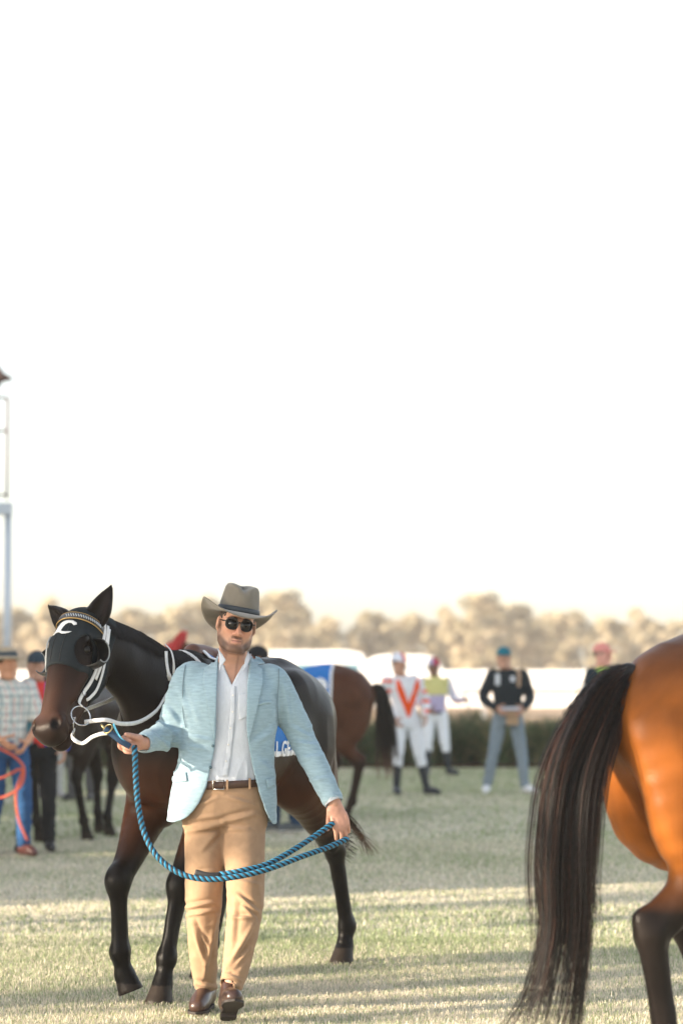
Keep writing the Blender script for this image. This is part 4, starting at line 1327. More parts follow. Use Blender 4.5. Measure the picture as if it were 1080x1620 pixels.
reg = np.maximum(np.maximum(a_ - (0.292 + 0.55 * np.clip(-b_ - 0.0, 0, 0.11) + 0.0 * c_), -(b_ + 0.125 + 0.15 * np.clip(a_ - 0.1, 0, 1))), -(a_ + 0.085))
FK.D = np.maximum(base, reg * sc1).astype(np.float32)
FKs = FK.D.copy()
for s in (1, -1):
    FK.ell(q1(0.198, 0.035, 0.105 * s), np.array([0.068, 0.062, 0.06]) * sc1, k=0.006, R=i1['R'], op='s')
V, Q = FK.mesh()
obj('hood_fabric', V, Q, hoodm, hood)
FK.D = base.astype(np.float32)
HOODF = FK
def on_front(ac, off):
    S_ = np.array([q1(a, 0.26, c) for a, c in ac])
    return HOODF.march(S_, -n1, off=off)
def on_side(ab, off, s=1, bow=0.0):
    S_ = np.array([q1(a, b, 0.26 * s) for a, b in ab])
    return HOODF.march(S_, -w1 * s, off=off)
def ring(a, th, off, b0=-0.02):
    a = np.broadcast_to(a, np.shape(th))
    S_ = np.array([q1(aa, b0 + 0.26 * math.cos(t), 0.26 * math.sin(t)) for aa, t in zip(a, th)])
    dd = np.array([-(n1 * math.cos(t) + w1 * math.sin(t)) for t in th])
    return HOODF.march(S_, dd, off=off)
emb = np.array([(228, 590), (255, 566), (272, 530), (285, 505), (310, 492), (345, 486), (395, 488), (428, 505), (433, 520), (415, 532), (392, 512), (365, 512), (345, 524), (328, 550), (320, 575), (335, 588), (365, 594), (418, 590), (400, 606), (375, 614), (340, 612), (305, 592), (275, 588), (250, 600)], float)
ex, ey = emb[:, 0] / 5.79 + 40, emb[:, 1] / 5.79 + 920
ac = np.stack([0.115 + (ey - 1015) / 300, (ex - 97) / 330], 1)
V2, F2 = fill_poly(ac, 0.006)
V3 = on_front(V2, 0.003)
thick('emblem', V3, F2, 0.0012, whitem, hood, offset=0)
eye_m = mat('horse_eye', (0.004, 0.003, 0.002), rough=0.05, spec=0.28)
cup_m = mat('blinker_shell', (0.008, 0.008, 0.009), rough=0.35)
for s in (1, -1):
    c = q1(0.192, 0.030, 0.088 * s)
    V, F = [], []
    for i in range(9):
        for j in range(16):
            t, p = math.pi * i / 8, 2 * math.pi * j / 16
            V.append(c + 0.021 * sc1 * np.array([math.sin(t) * math.cos(p), math.sin(t) * math.sin(p), math.cos(t)]))
    F = [(i * 16 + j, i * 16 + (j + 1) % 16, (i + 1) * 16 + (j + 1) % 16, (i + 1) * 16 + j) for i in range(8) for j in range(16)]
    obj('eye', V, F, eye_m, horse1)
    # half cup behind the eye
    V, F = [], []
    nu, nv = 14, 9
    for i in range(nu):
        for j in range(nv):
            al = math.radians(-100 + 200 * i / (nu - 1)) + math.pi          # opens to the front
            be = math.radians(4 + 66 * j / (nv - 1))
            V.append(q1(0.198, 0.012, 0.082 * s) + sc1 * (0.070 * math.sin(al) * math.cos(be) ** 0.4 * h1 + 0.060 * math.cos(al) * math.cos(be) ** 0.4 * n1 + 0.088 * math.sin(be) * w1 * s))
    F = [(i * nv + j, i * nv + j + 1, (i + 1) * nv + j + 1, (i + 1) * nv + j) for i in range(nu - 1) for j in range(nv - 1)]
    thick('eye_cup', V, F, 0.003, cup_m, hood, offset=0)
    pth = np.array([V[i * nv + nv - 1] for i in range(nu)])
    Vt, Ft = tube(pth, 0.0028, 6)
    obj('cup_rim', Vt, Ft, mat('grey_binding', (0.25, 0.27, 0.28), rough=0.6), hood)
# grey seam tape on the far side of the face
pth = on_front([(0.125 + 0.15 * t, -0.082 - 0.006 * t) for t in np.linspace(0, 1, 12)], 0.003)
Vt, Ft = tube(pth, 0.005, 8, flat=0.3, A=w1)
obj('seam_tape', Vt, Ft, MATS['grey_binding'], hood)
for cc in (-0.028, 0.028):
    pth = on_front([(0.02 + 0.26 * t, cc * (1 - 0.15 * t)) for t in np.linspace(0, 1, 16)], 0.001)
    Vt, Ft = tube(pth, 0.0016, 5)
    obj('seam', Vt, Ft, blackm, hood)

bridle = empty('bridle', H1[:3], YAW1, 'white strap bridle with patterned browband on the hooded horse', 'bridle')
th = np.linspace(math.radians(-92), math.radians(96), 40)
lo_, hi_ = ring(0.068 + 0 * th, th, 0.006), ring(0.036 + 0 * th, th, 0.006)
V = np.vstack([lo_, hi_]); n_ = len(th)
bb = thick('browband', V, [(i, i + 1, n_ + i + 1, n_ + i) for i in range(n_ - 1)], 0.004, mat('browband_leather', (0.03, 0.03, 0.035), rough=0.4), bridle, offset=0)
for e in (lo_, hi_):
    Vt, Ft = tube(e, 0.0026, 6); obj('piping', Vt, Ft, goldm, bb)
md = ring(0.052 + 0 * th, th, 0.0095)
silv = mat('silver_links', (0.55, 0.60, 0.66), rough=0.3, metal=0.6)
for i in list(range(19, 36)) + list(range(3, 8)):
    p = md[i]; dn = (md[min(i + 1, n_ - 1)] - md[i - 1]); dn /= np.linalg.norm(dn)
    Vt, Ft = tube([p - dn * 0.004 - h1 * 0.006, p + dn * 0.004 + h1 * 0.006], 0.0026, 6)
    obj('link', Vt, Ft, silv, bb)
def strap(name, path, wd, material, parent, nrm=None, t=0.35):
    p = crom(path, 5)
    Vt, Ft = tube(p, wd, 8, flat=t, A=nrm)
    return obj(name, Vt, Ft, material, parent)
RING_C = q1(0.470, -0.040, 0.092)
sd = on_side([(0.015, -0.035), (0.06, -0.042), (0.13, -0.050), (0.21, -0.058), (0.29, -0.054), (0.35, -0.045), (0.40, -0.038)], 0.006)
strap('cheek_strap', np.vstack([sd, RING_C + n1 * 0.01 - h1 * 0.045]), 0.0105, whitem, bridle, h1 * 0 + n1)
sd2 = on_side([(0.01, -0.055), (0.10, -0.066), (0.20, -0.072), (0.27, -0.070)], 0.010)
strap('cheek_strap', sd2, 0.009, whitem, bridle, n1)
sd3 = on_side([(0.02, -0.064), (0.12, -0.080), (0.22, -0.092), (0.30, -0.096), (0.35, -0.082), (0.37, -0.07)], 0.012)
strap('throat_strap', sd3, 0.008, whitem, bridle, n1)
sdr = on_side([(0.03, -0.035), (0.15, -0.045), (0.30, -0.045), (0.42, -0.036)], 0.006, s=-1)
strap('cheek_strap', sdr, 0.0105, whitem, bridle, n1)
top = [q1(0.015, -0.035, 0.10), q1(-0.055, -0.05, 0.07), q1(-0.085, -0.055, 0.0), q1(-0.055, -0.05, -0.07), q1(0.02, -0.035, -0.10)]
top = HOODF.march(np.array([q1(0.0, -0.03, 0)] * 5) + (np.array(top) - q1(0.0, -0.03, 0)) * 2.0, -(np.array(top) - q1(0.0, -0.03, 0)) / np.linalg.norm(np.array(top) - q1(0.0, -0.03, 0), axis=1)[:, None], off=0.005)
strap('headpiece', top, 0.010, whitem, bridle, n1)
for k_, z in enumerate((0.30, 0.55)):
    p = sd[int(2 + 3 * k_)]
    Vt, Ft = torus(p + w1 * 0.003, 0.012, 0.0022, w1, 6, 16); obj('buckle', Vt, Ft, steelm, bridle)
Vt, Ft = torus(RING_C, 0.046, 0.0035, w1 * 0.85 + n1 * 0.5, 8, 36); obj('bit_ring', Vt, Ft, steelm, bridle)
RC2 = q1(0.470, -0.040, -0.092)
Vt, Ft = torus(RC2, 0.046, 0.0035, w1 * 0.85 - n1 * 0.5, 8, 36); obj('bit_ring', Vt, Ft, steelm, bridle)
bt_ = RING_C + h1 * 0.03 + n1 * 0.035
strap('bit_mouthpiece', [bt_, q1(0.505, -0.045, 0.06), q1(0.51, -0.048, 0.0), q1(0.505, -0.045, -0.06)], 0.005, steelm, bridle, t=1.0)
L1 = lambda px, py, Y: to_local(H1, P(px, py, Y))
ring_w = to_world(H1, RING_C)
# loose wire tongue guard below the ring
strap('bit_guard', [bt_, bt_ + h1 * 0.04 + w1 * 0.004, q1(0.555, -0.075, 0.062), q1(0.545, -0.09, 0.05)], 0.0018, steelm, bridle, t=1.0)
chin = [q1(0.50, -0.085, 0.040), L1(114, 1166, 10.60), L1(130, 1176, 10.60), L1(146, 1166, 10.58), L1(160, 1161, 10.57), L1(170, 1160, 10.56)]
strap('chin_strap', chin, 0.0085, whitem, bridle, (0, 0, 1), 0.35)
Vt, Ft = torus(L1(171, 1153, 10.56), 0.022, 0.003, n1, 8, 24); obj('lead_ring', Vt, Ft, mat('brass', (0.55, 0.42, 0.2), rough=0.3, metal=1.0), bridle)
rp = [RING_C - n1 * 0.035 + h1 * 0.010, L1(168, 1139, 10.72), L1(192, 1145, 10.85), L1(220, 1142, 10.98), L1(248, 1124, 11.12), L1(275, 1090, 11.30), np.array([0.64, 0.22, 1.40]), np.array([0.52, 0.14, 1.54]), np.array([0.50, 0.0, 1.62]), np.array([0.52, -0.14, 1.52]), np.array([0.75, -0.22, 1.40]), np.array([1.10, -0.24, 1.33]), RC2 - n1 * 0.035]
strap('rein', rp, 0.0095, whitem, bridle, (0, 0, 1), 0.4)
strap('rein_loop', [L1(263, 1030, 11.22), L1(264, 1048, 11.22), L1(267, 1066, 11.22), L1(270, 1076, 11.25)], 0.011, whitem, bridle, n1, 0.35)
strap('rein_loop', [L1(262, 1020, 11.30), L1(271, 1030, 11.24), L1(275, 1048, 11.22), L1(275, 1066, 11.25)], 0.006, whitem, bridle, n1, 0.5)
FH.D = D_full

# mane
g = np.random.default_rng(3)
hp = []
hairdark = mat('horse_hair', (0.010, 0.008, 0.007), rough=0.42, noise=0.5, nscale=60, spec=0.35, attr=True)
cl = crom([q1(-0.02, -0.03, 0), np.array([0.98, -0.135, 1.79]), np.array([0.80, -0.085, 1.70]), np.array([0.62, -0.03, 1.62]), np.array([0.46, 0, 1.58])], 12)
S_ = FH.march(cl + [0, 0, 0.12], (0, 0, -1))
for i in range(2600):
    t = g.uniform(0, len(S_) - 1.001); k_ = int(t); p = S_[k_] * (1 - t + k_) + S_[k_ + 1] * (t - k_)
    s = 1 if g.random() < 0.55 else -1
    L_ = g.uniform(0.08, 0.17) if s > 0 else g.uniform(0.12, 0.22)
    p = p + [g.normal(0, 0.006), g.normal(0, 0.006), -0.006]
    dr = np.array([g.normal(-0.25, 0.25), s * 0.9, 0.35])
    st = np.linspace(0, 1, 7)
    pth = p + (dr[None] * st[:, None] * 0.45 + np.array([0, s * 0.25, -1.0])[None] * (st[:, None] ** 1.7) * 0.75) * L_
    pth[:, 1] += s * 0.018 * np.sin(st * 1.6)
    hp.append(pth)
hp = np.array(hp)
flat = hp.reshape(-1, 3)
dd = FH.sample(flat); gr = FH.grad(flat)
pen = np.clip(0.006 - dd, 0, 0.08)[:, None]
hp = (flat + gr * pen).reshape(hp.shape)
V, Q = hair(hp, g.uniform(0.0014, 0.0030, len(hp)))
obj('mane', V, Q, hairdark, horse1, colors=np.tile((0.010, 0.008, 0.008), (len(V), 1)))
V, Q = tail_hair([(-0.90, 0, 1.43), (-1.00, 0.0, 1.36), (-1.08, 0.02, 1.12), (-1.10, 0.03, 0.86), (-1.13, 0.06, 0.62), (-1.20, 0.16, 0.50)], [0.03, 0.05, 0.08, 0.10, 0.13, 0.17], 700, 0.0022, 5)
obj('tail', V, Q, hairdark, horse1, colors=np.tile((0.018, 0.012, 0.010), (len(V), 1)))
# a few blown wisps beside the hind leg
wp = []
for i in range(70):
    a0 = to_local(H1, P(520 + g.normal(0, 4), 1262, 12.95)); a1 = to_local(H1, P(556 + g.normal(0, 5), 1305, 12.95)); a2 = to_local(H1, P(585 + g.normal(0, 9), 1345 + g.normal(0, 8), 12.95))
    wp.append(crom([a0, a1, a2], 5))
V, Q = hair(np.array(wp), 0.0016)
obj('tail_wisp', V, Q, hairdark, horse1, colors=np.tile((0.05, 0.03, 0.02), (len(V), 1)))

# saddle cloth
clothb = mat('blue_cloth', (0.010, 0.15, 0.46), rough=0.8, noise=0.08, nscale=60, bump=0.2, bscale=300)
white_cloth = mat('white_cloth', (0.78, 0.78, 0.78), rough=0.8)
def saddle_cloth(name, O, FHx, x0, x1, zb, label, words, big, bigpos, wordpos, parent_scale=1.0, wsize=0.105, bsize=0.26, material=None, group=None, edge_m=None, slant=0.0, squeeze=1.0):
    e = empty(name, O[:3], O[3], label, 'saddle cloth', group)
    e.scale = (parent_scale,) * 3
    nx, nt = 26, 44
    th = np.linspace(-1, 1, nt)
    V = []
    for i in range(nx):
        S_, dd = [], []
        for t in th:
            al = t * math.radians(104)
            x00 = x0 + slant * (1 - abs(t)) ** 0.8
            x = x00 + (x1 - x00) * i / (nx - 1)
            S_.append((x, 0.62 * math.sin(al), 1.20 + 0.62 * math.cos(al))); dd.append((0, -math.sin(al), -math.cos(al)))
        r = FHx.march(np.array(S_), np.array(dd), off=0.010, tmax=0.6)
        V.append(r)
    V = np.array(V)
    V = V.reshape(-1, 3)
    F = [(i * nt + j, i * nt + j + 1, (i + 1) * nt + j + 1, (i + 1) * nt + j) for i in range(nx - 1) for j in range(nt - 1)]
    V += np.array([0, 0, 0]) + 0.003 * vnoise(V * 14)[:, None]
    cl_ = thick('cloth', V, F, 0.006, material or clothb, e)
    G_ = V.reshape(nx, nt, 3)
    for line in (G_[:, 0], G_[:, -1], G_[0], G_[-1]):
        Vt, Ft = tube(line, 0.013, 8, flat=0.45)
        obj('border', Vt, Ft, edge_m or white_cloth, cl_)
    for s_, body, size, (px_, pz_) in (((1), words, wsize, wordpos), ((1), big, bsize, bigpos)):
        if not body: continue
        T2, TF = text_mesh(body, size, 0.02)
        T2 = T2 * [squeeze if size == wsize else 1.0, 1.0]
        S_ = np.stack([px_ - T2[:, 0], np.full(len(T2), 0.6), pz_ + T2[:, 1]], 1)
        r = FHx.march(S_, (0, -1, 0), off=0.020)
        thick('lettering', r, TF, 0.002, white_cloth, cl_, offset=0, smooth=False)
    return e
saddle_cloth('saddle_cloth', H1, FH, -0.36, 0.34, 1.05, 'blue saddle cloth with white lettering and border under the dark hooded horse\'s saddle', 'L GETT', '4', (-0.045, 1.285), (-0.055, 1.145), slant=0.34, squeeze=0.80)
# race saddle
Fs2 = SDF((-0.15, -0.35, 1.2), (0.5, 0.35, 1.8), 0.009)
Fs2.chain([(0.36, 0, 1.615), (0.26, 0, 1.60), (0.12, 0, 1.565), (0.0, 0, 1.575), (-0.06, 0, 1.60)], [0.045, 0.055, 0.07, 0.07, 0.03], k=0.0, fac=[1.1, 1.3, 1.6, 1.9, 2.6])
for s in (1, -1):
    Fs2.chain([(0.22, 0.10 * s, 1.53), (0.24, 0.20 * s, 1.42), (0.23, 0.255 * s, 1.28)], [0.07, 0.08, 0.06], k=0.04, fac=0.3)
Vt, Qt = Fs2.mesh()
sad = empty('race_saddle', H1[:3], YAW1, 'small brown leather race saddle behind the man\'s shoulder', 'saddle')
obj('seat', Vt, Qt, mat('saddle_leather', (0.10, 0.035, 0.018), rough=0.4), sad)
gth = []
for t in np.linspace(-math.pi * 0.62, math.pi * 0.62, 40):
    gth.append((0.24, 0.62 * math.sin(t + math.pi), 1.2 + 0.62 * math.cos(t + math.pi)))
gth = np.array(gth); gd = np.stack([0 * gth[:, 0], -gth[:, 1], 1.2 - gth[:, 2]], 1); gd /= np.linalg.norm(gd, axis=1)[:, None]
gp = FH.march(gth, gd, off=0.012, tmax=0.6)
Vt, Ft = tube(gp, 0.035, 8, flat=0.12, A=(1, 0, 0)); obj('girth', Vt, Ft, blackm, sad)

# ------------------------------------------------------------------ lead rope
ropeblue = mat('rope_blue', (0.008, 0.17, 0.32), rough=0.6, noise=0.25, nscale=120)
ropeblack = mat('rope_black', (0.006, 0.007, 0.010), rough=0.7)
def rope(path, r, parent, turns=20.0, n_=4):
    p = crom(path, 24)
    seg = np.linalg.norm(np.diff(p, axis=0), axis=1); L_ = np.concatenate([[0], np.cumsum(seg)])
    m_ = int(L_[-1] / 0.006)
    l = np.linspace(0, L_[-1], m_)
    p = np.stack([np.interp(l, L_, p[:, i]) for i in range(3)], 1)
    T, A, B = frames(p)
    for k_ in range(n_):
        d = 1 if k_ % 2 else -1
        ph = l * turns * 2 * math.pi + k_ * 2 * math.pi / n_
        rr = r * 0.56 + 0 * ph
        pk = p + (np.cos(ph)[:, None] * A + np.sin(ph)[:, None] * B) * rr[:, None]
        Vt, Ft = tube(pk, r * 0.50, 7)
        obj('strand', Vt, Ft, ropeblue if d > 0 else ropeblack, parent)
ro = empty('lead_rope', OM, 0, 'braided blue and black lead rope looping across the man\'s trousers', 'rope')
lp = [m(213, 1180, 10.585), m(214, 1200, 10.575), m(215, 1230, 10.56), m(219, 1275, 10.54), m(230, 1322, 10.51), m(252, 1358, 10.49), m(288, 1383, 10.47), m(330, 1391, 10.46), m(380, 1386, 10.47), m(430, 1373, 10.52), m(480, 1354, 10.62), (m(520, 1340, 10.72)), m(549, 1327, 10.80)]
rope(lp, 0.0128, ro)
lp2 = [m(345, 1384, 10.485), m(380, 1378, 10.49), m(420, 1368, 10.55), m(455, 1350, 10.64), m(490, 1328, 10.73), m(527, 1302, 10.83)]
rope(lp2, 0.0128, ro)
Vt, Ft = tube(crom([m(309, 1380, 10.485), m(328, 1385, 10.475), m(348, 1385, 10.48)], 6), 0.014, 10, flat=0.6); obj('whipped_end', Vt, Ft, ropeblack, ro)
Vt, Ft = tube(crom([m(166, 1153, 10.56), m(178, 1162, 10.56), m(192, 1173, 10.55), m(206, 1181, 10.565)], 6), 0.013, 10, flat=0.55); obj('lead_strap', Vt, Ft, mat('navy_webbing', (0.012, 0.045, 0.10), rough=0.7), ro)
Vt, Ft = tube(crom([m(180, 1146, 10.60), m(184, 1156, 10.57), m(191, 1168, 10.55), m(200, 1176, 10.56)], 6), 0.009, 8, flat=0.3); obj('strap_tag', Vt, Ft, mat('light_blue_webbing', (0.10, 0.42, 0.62), rough=0.7), ro)
Vt, Ft = tube([m(160, 1146, 10.57), m(168, 1155, 10.56)], 0.006, 8); obj('snap_hook', Vt, Ft, MATS['brass'], ro)

# ------------------------------------------------------------------ tail of the bay horse at the right edge
def w2(px, py, Y): return to_local(H2, P(px, py, Y)) / S2
tp = [w2(992, 1062, 8.72), w2(964, 1092, 8.66), w2(932, 1155, 8.60), w2(903, 1240, 8.56), w2(893, 1360, 8.53), w2(896, 1470, 8.52), w2(878, 1590, 8.50), w2(850, 1680, 8.48)]
gt = np.random.default_rng(11)
V, Q = tail_hair(tp, [0.05, 0.065, 0.085, 0.10, 0.105, 0.105, 0.12, 0.15], 2600, 0.0017, 12, lock=60, frontback=0.8, m=18, short=0.52, clump=0.65, wavy=0.03)
nh = 2600
cb = np.where(gt.random(nh)[:, None] < 0.24, np.array([[0.055, 0.020, 0.011]]), np.array([[0.008, 0.006, 0.006]])) * gt.uniform(0.6, 1.3, (nh, 1))
obj('tail', V, Q, hairdark, horse2, colors=np.repeat(cb, len(V) // nh, axis=0))
# dock
Fd = SDF(np.array(tp[:4]).min(0) - 0.12, np.array(tp[:4]).max(0) + 0.25, 0.008)
Fd.chain([(-0.68, 0, 1.34), (-0.80, 0, 1.40), tp[0], tp[1], tp[2] * 0.6 + tp[1] * 0.4, tp[3] * 0.3 + tp[2] * 0.7], [0.03, 0.035, 0.030, 0.026, 0.022, 0.010], k=0.0, sub=6)
V, Q = Fd.mesh()
obj('tail_dock', V, Q, hairdark, horse2, colors=np.tile((0.012, 0.009, 0.008), (len(V), 1)))
# ------------------------------------------------------------------ other horses
legs3 = dict(
    LF=dict(p=[(0.60, 0.13, 0.55), (0.62, 0.13, 0.20), (0.66, 0.13, 0.06)]),
    RF=dict(p=[(0.36, -0.13, 0.52), (0.25, -0.13, 0.18), (0.29, -0.13, 0.06)]),
    LH=dict(p=[(-0.78, 0.14, 0.58), (-0.70, 0.14, 0.19), (-0.64, 0.14, 0.06)]),
    RH=dict(p=[(-0.50, -0.15, 0.58), (-0.33, -0.15, 0.18), (-0.27, -0.15, 0.06)]))
i3 = horse_field(0.015, legs3, (1.12, 0, 1.80), (1.48, 0, 1.36), ears=(0.35, 0.35))
V3h, Q3h = i3['F'].mesh()
V3h = relax(V3h, Q3h, 1, 0.4)
YAW3 = math.atan2(0.10, -0.995)
H3 = (-0.58, 25.2, 0.0, YAW3)
horse3 = empty('horse', H3[:3], YAW3, 'chestnut brown horse with number eight cloth standing behind the dark horse', 'horse')
obj('body', V3h, Q3h, coat, horse3, colors=bay_colors(V3h, i3, (0.075, 0.028, 0.014), (0.085, 0.032, 0.015), (0.022, 0.012, 0.009), (0.07, 0.03, 0.016), 0.5))
V, Q = tail_hair([(-0.92, 0, 1.40), (-1.0, 0, 1.30), (-1.05, 0.0, 1.0), (-1.08, 0, 0.7), (-1.13, 0.02, 0.42)], [0.03, 0.05, 0.08, 0.09, 0.11], 400, 0.004, 15)
g = np.random.default_rng(5)
obj('tail', V, Q, hairdark, horse3, colors=np.clip(np.array([[0.012, 0.008, 0.007]]) + np.clip(0.75 - V[:, 2:3], 0, 0.3) * np.array([[0.55, 0.22, 0.08]]), 0, 1))
saddle_cloth('saddle_cloth', H3, i3['F'], -0.50, 0.30, 1.05, 'blue saddle cloth with a large white figure eight on the chestnut horse', '', '8', (-0.385, 1.31), (-0.15, 1.12), wsize=0.07, bsize=0.36)
eh = empty('ear_hood', H3[:3], YAW3, 'red ear covers on the chestnut horse behind the man', 'ear hood')
redm = mat('red_cloth', (0.45, 0.03, 0.03), rough=0.8)
F_ = SDF((0.9, -0.3, 1.65), (1.35, 0.3, 2.1), 0.009)
qq, hh_, nn_, ww_, ss_ = i3['q'], i3['h'], i3['n'], i3['w'], i3['sc']
for s in (1, -1):
    b0 = qq(0.035, 0.005, 0.058 * s); up = -hh_ * 0.86 + nn_ * 0.22 + ww_ * s * 0.35; up /= np.linalg.norm(up)
    F_.chain([b0 - up * 0.02, b0 + up * 0.05, b0 + up * 0.12, b0 + up * 0.21], [0.05, 0.056, 0.042, 0.008], k=0.02)
F_.ell(qq(0.08, 0.02, 0), (0.10, 0.09, 0.10), k=0.03, R=i3['R'])
V, Q = F_.mesh(); obj('ear_cover', V, Q, redm, eh)

YAW4 = math.atan2(0.93, 0.30)
H4 = (-2.36, 22.3, 0.0, YAW4)
horse4 = empty('horse', H4[:3], YAW4, 'black legged horse walking away behind the man in the checked shirt', 'horse')
obj('body', V3h, Q3h, coat, horse4, colors=bay_colors(V3h, i3, (0.020, 0.012, 0.009), (0.02, 0.012, 0.01), (0.007, 0.006, 0.006), (0.02, 0.012, 0.01), 0.5))
V, Q = tail_hair([(-0.92, 0, 1.40), (-1.0, 0, 1.30), (-1.03, 0.0, 1.0), (-1.03, 0, 0.8)], [0.03, 0.05, 0.07, 0.08], 250, 0.004, 16)
obj('tail', V, Q, hairdark, horse4, colors=np.tile((0.010, 0.008, 0.007), (len(V), 1)))

# ------------------------------------------------------------------ people in the background
def tint(c): return lambda V: np.tile(np.array(c), (len(V), 1))
fabric = mat('plain_fabric', (0, 0, 0), rough=0.85, attr=True, noise=0.08, nscale=30, spec=0.2)
leather = mat('plain_leather', (0, 0, 0), rough=0.4, attr=True, noise=0.1, nscale=30)
def person(label, loc, yaw, H, top, legs, shoes, hat=None, J=None, boots=None, hair=(0.03, 0.02, 0.015), skin=(0.48, 0.27, 0.19), head_yaw=0.0, group=None, short_sleeve=False, top_z=0.94, slim=1.0, belt=None):
    k = H / 1.80
    e = empty('person', loc, yaw, label, 'person', group)
    j = dict(hip=[(-0.095, 0, 0.93), (0.095, 0, 0.93)], knee=[(-0.11, -0.03, 0.50), (0.11, -0.03, 0.50)], ank=[(-0.12, 0, 0.09), (0.12, 0, 0.09)],
             sh=[(-0.185, 0.01, 1.45), (0.185, 0.01, 1.45)], el=[(-0.25, 0.03, 1.17), (0.25, 0.03, 1.17)], wr=[(-0.25, -0.06, 0.93), (0.25, -0.06, 0.93)],
             toe=[(-0.03, -0.19, -0.055), (0.03, -0.19, -0.055)], head=(0, -0.02, 1.665), chest=(0, 0), pelvis=(0, 0))
    if J: j.update(J)
    j = {a: (np.array(b, float) * k) for a, b in j.items()}
    vox = 0.011
    lo = np.array((-0.75, -0.6, -0.02)) * k; hi = np.array((0.75, 0.5, 1.95)) * k
    cx, cy = j['chest']; px_, py_ = j['pelvis']
    # skin
    F = SDF(j['head'] + [-0.16, -0.2, -0.34], j['head'] + [0.16, 0.22, 0.17], 0.0075)
    u, v, t = frame3(yaw=head_yaw)
    nkp = np.array([cx, cy + 0.01, 1.47 * k])
    hq_ = head_sdf(F, j['head'], u, v, t, nkp, s=k, fine=True)
    parts = [F.mesh()]
    for s in (0, 1):
        d = j['wr'][s] - j['el'][s]; d /= np.linalg.norm(d)
        F = SDF(j['wr'][s] - 0.22, j['wr'][s] + 0.22, 0.006)
        side = 1 if s else -1
        hand_sdf(F, j['wr'][s], d, (-side * 0.9, 0.1, 0.1), (0, -1, 0.1), (0.35, 0.5, 0.4), s=k, spread=0.03)
        parts.append(F.mesh())
    F = SDF(lo, hi, 0.02)
    F.chain([nkp, (px_, py_, 0.95 * k)], [0.09 * k, 0.09 * k], k=0.02)
    for s in (0, 1):
        F.chain([j['sh'][s], j['el'][s], j['wr'][s]], np.array([0.045, 0.040, 0.030]) * k, k=0.03)
        F.chain([j['hip'][s], j['knee'][s], j['ank'][s]], np.array([0.06, 0.05, 0.035]) * k, k=0.03)
    parts.append(F.mesh())
    V, Q = joinq(parts)
    obj('body', V, Q, SKIN, e, colors=np.tile(np.array(skin), (len(V), 1)))
    # hair
    if hair is not None:
        F = SDF(j['head'] - 0.15, j['head'] + 0.16, 0.008)
        R = np.array([u, v, t])
        F.ell(hq_(0, -0.022, 0.030), np.array((0.083, 0.102, 0.091)) * k, k=0, R=R)
        F.ell(hq_(0, 0.10, -0.03), np.array((0.075, 0.075, 0.085)) * k, k=0.012, R=R, op='s')
        F.func(lambda X, Y, Z: (X - j['head'][0]) * t[0] + (Y - j['head'][1]) * t[1] + (Z - j['head'][2]) * t[2] + 0.02, j['head'] - 0.3, j['head'] + 0.3, op='s')
        V, Q = F.mesh(); obj('hair', V, Q, fabric, e, colors=np.tile(np.array(hair), (len(V), 1)))
    # top
    F = SDF(lo, hi, vox)
    zs = np.array([top_z, 1.05, 1.2, 1.36, 1.46, 1.52]) * k
    w = np.linspace(0, 1, 6)
    F.loftz(zs, px_ + (cx - px_) * w, py_ + (cy - py_) * w, np.array([0.165, 0.165, 0.175, 0.185, 0.16, 0.07]) * k * slim, np.array([0.115, 0.115, 0.12, 0.12, 0.10, 0.065]) * k * slim, k=0.02)
    for s in (0, 1):
        a, b, c = j['sh'][s], j['el'][s], j['wr'][s]
        if short_sleeve:
            F.chain([a, b * 0.85 + a * 0.15], np.array([0.073, 0.075]) * k, k=0.04)
        else:
            F.chain([a, b, c + (b - c) * 0.06], np.array([0.073, 0.060, 0.047]) * k, k=0.04)
    V, Q = F.mesh()
    V = wrinkle(V, Q, 0.006, 9, (1, 1, 1.6), seed=H * 7)
    tp_ = obj('shirt', V, Q, fabric, e, colors=top(V / k))
    # trousers
    F = SDF(lo, hi, vox)
    F.loftz(np.array([0.84, 0.92, 0.99]) * k, [px_] * 3, [py_] * 3, np.array([0.165, 0.17, 0.158]) * k * slim, np.array([0.11, 0.118, 0.112]) * k * slim, k=0.02)
    for s in (0, 1):
        a, b, c = j['hip'][s], j['knee'][s], j['ank'][s]
        if boots: F.chain([a, a * 0.5 + b * 0.5, b, b * 0.75 + c * 0.25], np.array([0.092, 0.086, 0.07, 0.062]) * k, k=0.03)
        else: F.chain([a, a * 0.5 + b * 0.5, b, b * 0.4 + c * 0.6, c + (b - c) * 0.06], np.array([0.092, 0.084, 0.07, 0.062, 0.056]) * k, k=0.03)
    V, Q = F.mesh()
    V = wrinkle(V, Q, 0.007, 9, (1, 1, 1.6), seed=H * 3)
    tr = obj('trousers', V, Q, fabric, e, colors=legs(V / k))
    # shoes
    for s in (0, 1):
        c = j['ank'][s]; tv = j['toe'][s]
        F = SDF(c - 0.5, c + 0.5, 0.009) if boots else SDF(c - 0.3, c + 0.3, 0.009)
        F.chain([c + [0, 0.035, -0.03], c + tv * 0.5 + [0, 0, 0.0], c + tv + [0, 0.03, 0.01]], np.array([0.046, 0.046, 0.036]) * k, k=0.02)
        if boots:
            b = j['knee'][s]
            F.chain([b * 0.82 + c * 0.18, b * 0.45 + c * 0.55, c], np.array([0.060, 0.056, 0.044]) * k, k=0.02)
        else:
            F.chain([c + [0, 0.01, 0.04], c], np.array([0.042, 0.044]) * k, k=0.02)
        zc = min(c[2], c[2] + tv[2] + 0.03) - 0.075 * k
        zc = max(zc, 0.002)
        F.func(lambda X, Y, Z: Z - zc + 0 * X + 0 * Y, F.lo, F.lo + F.n * F.h, op='s')
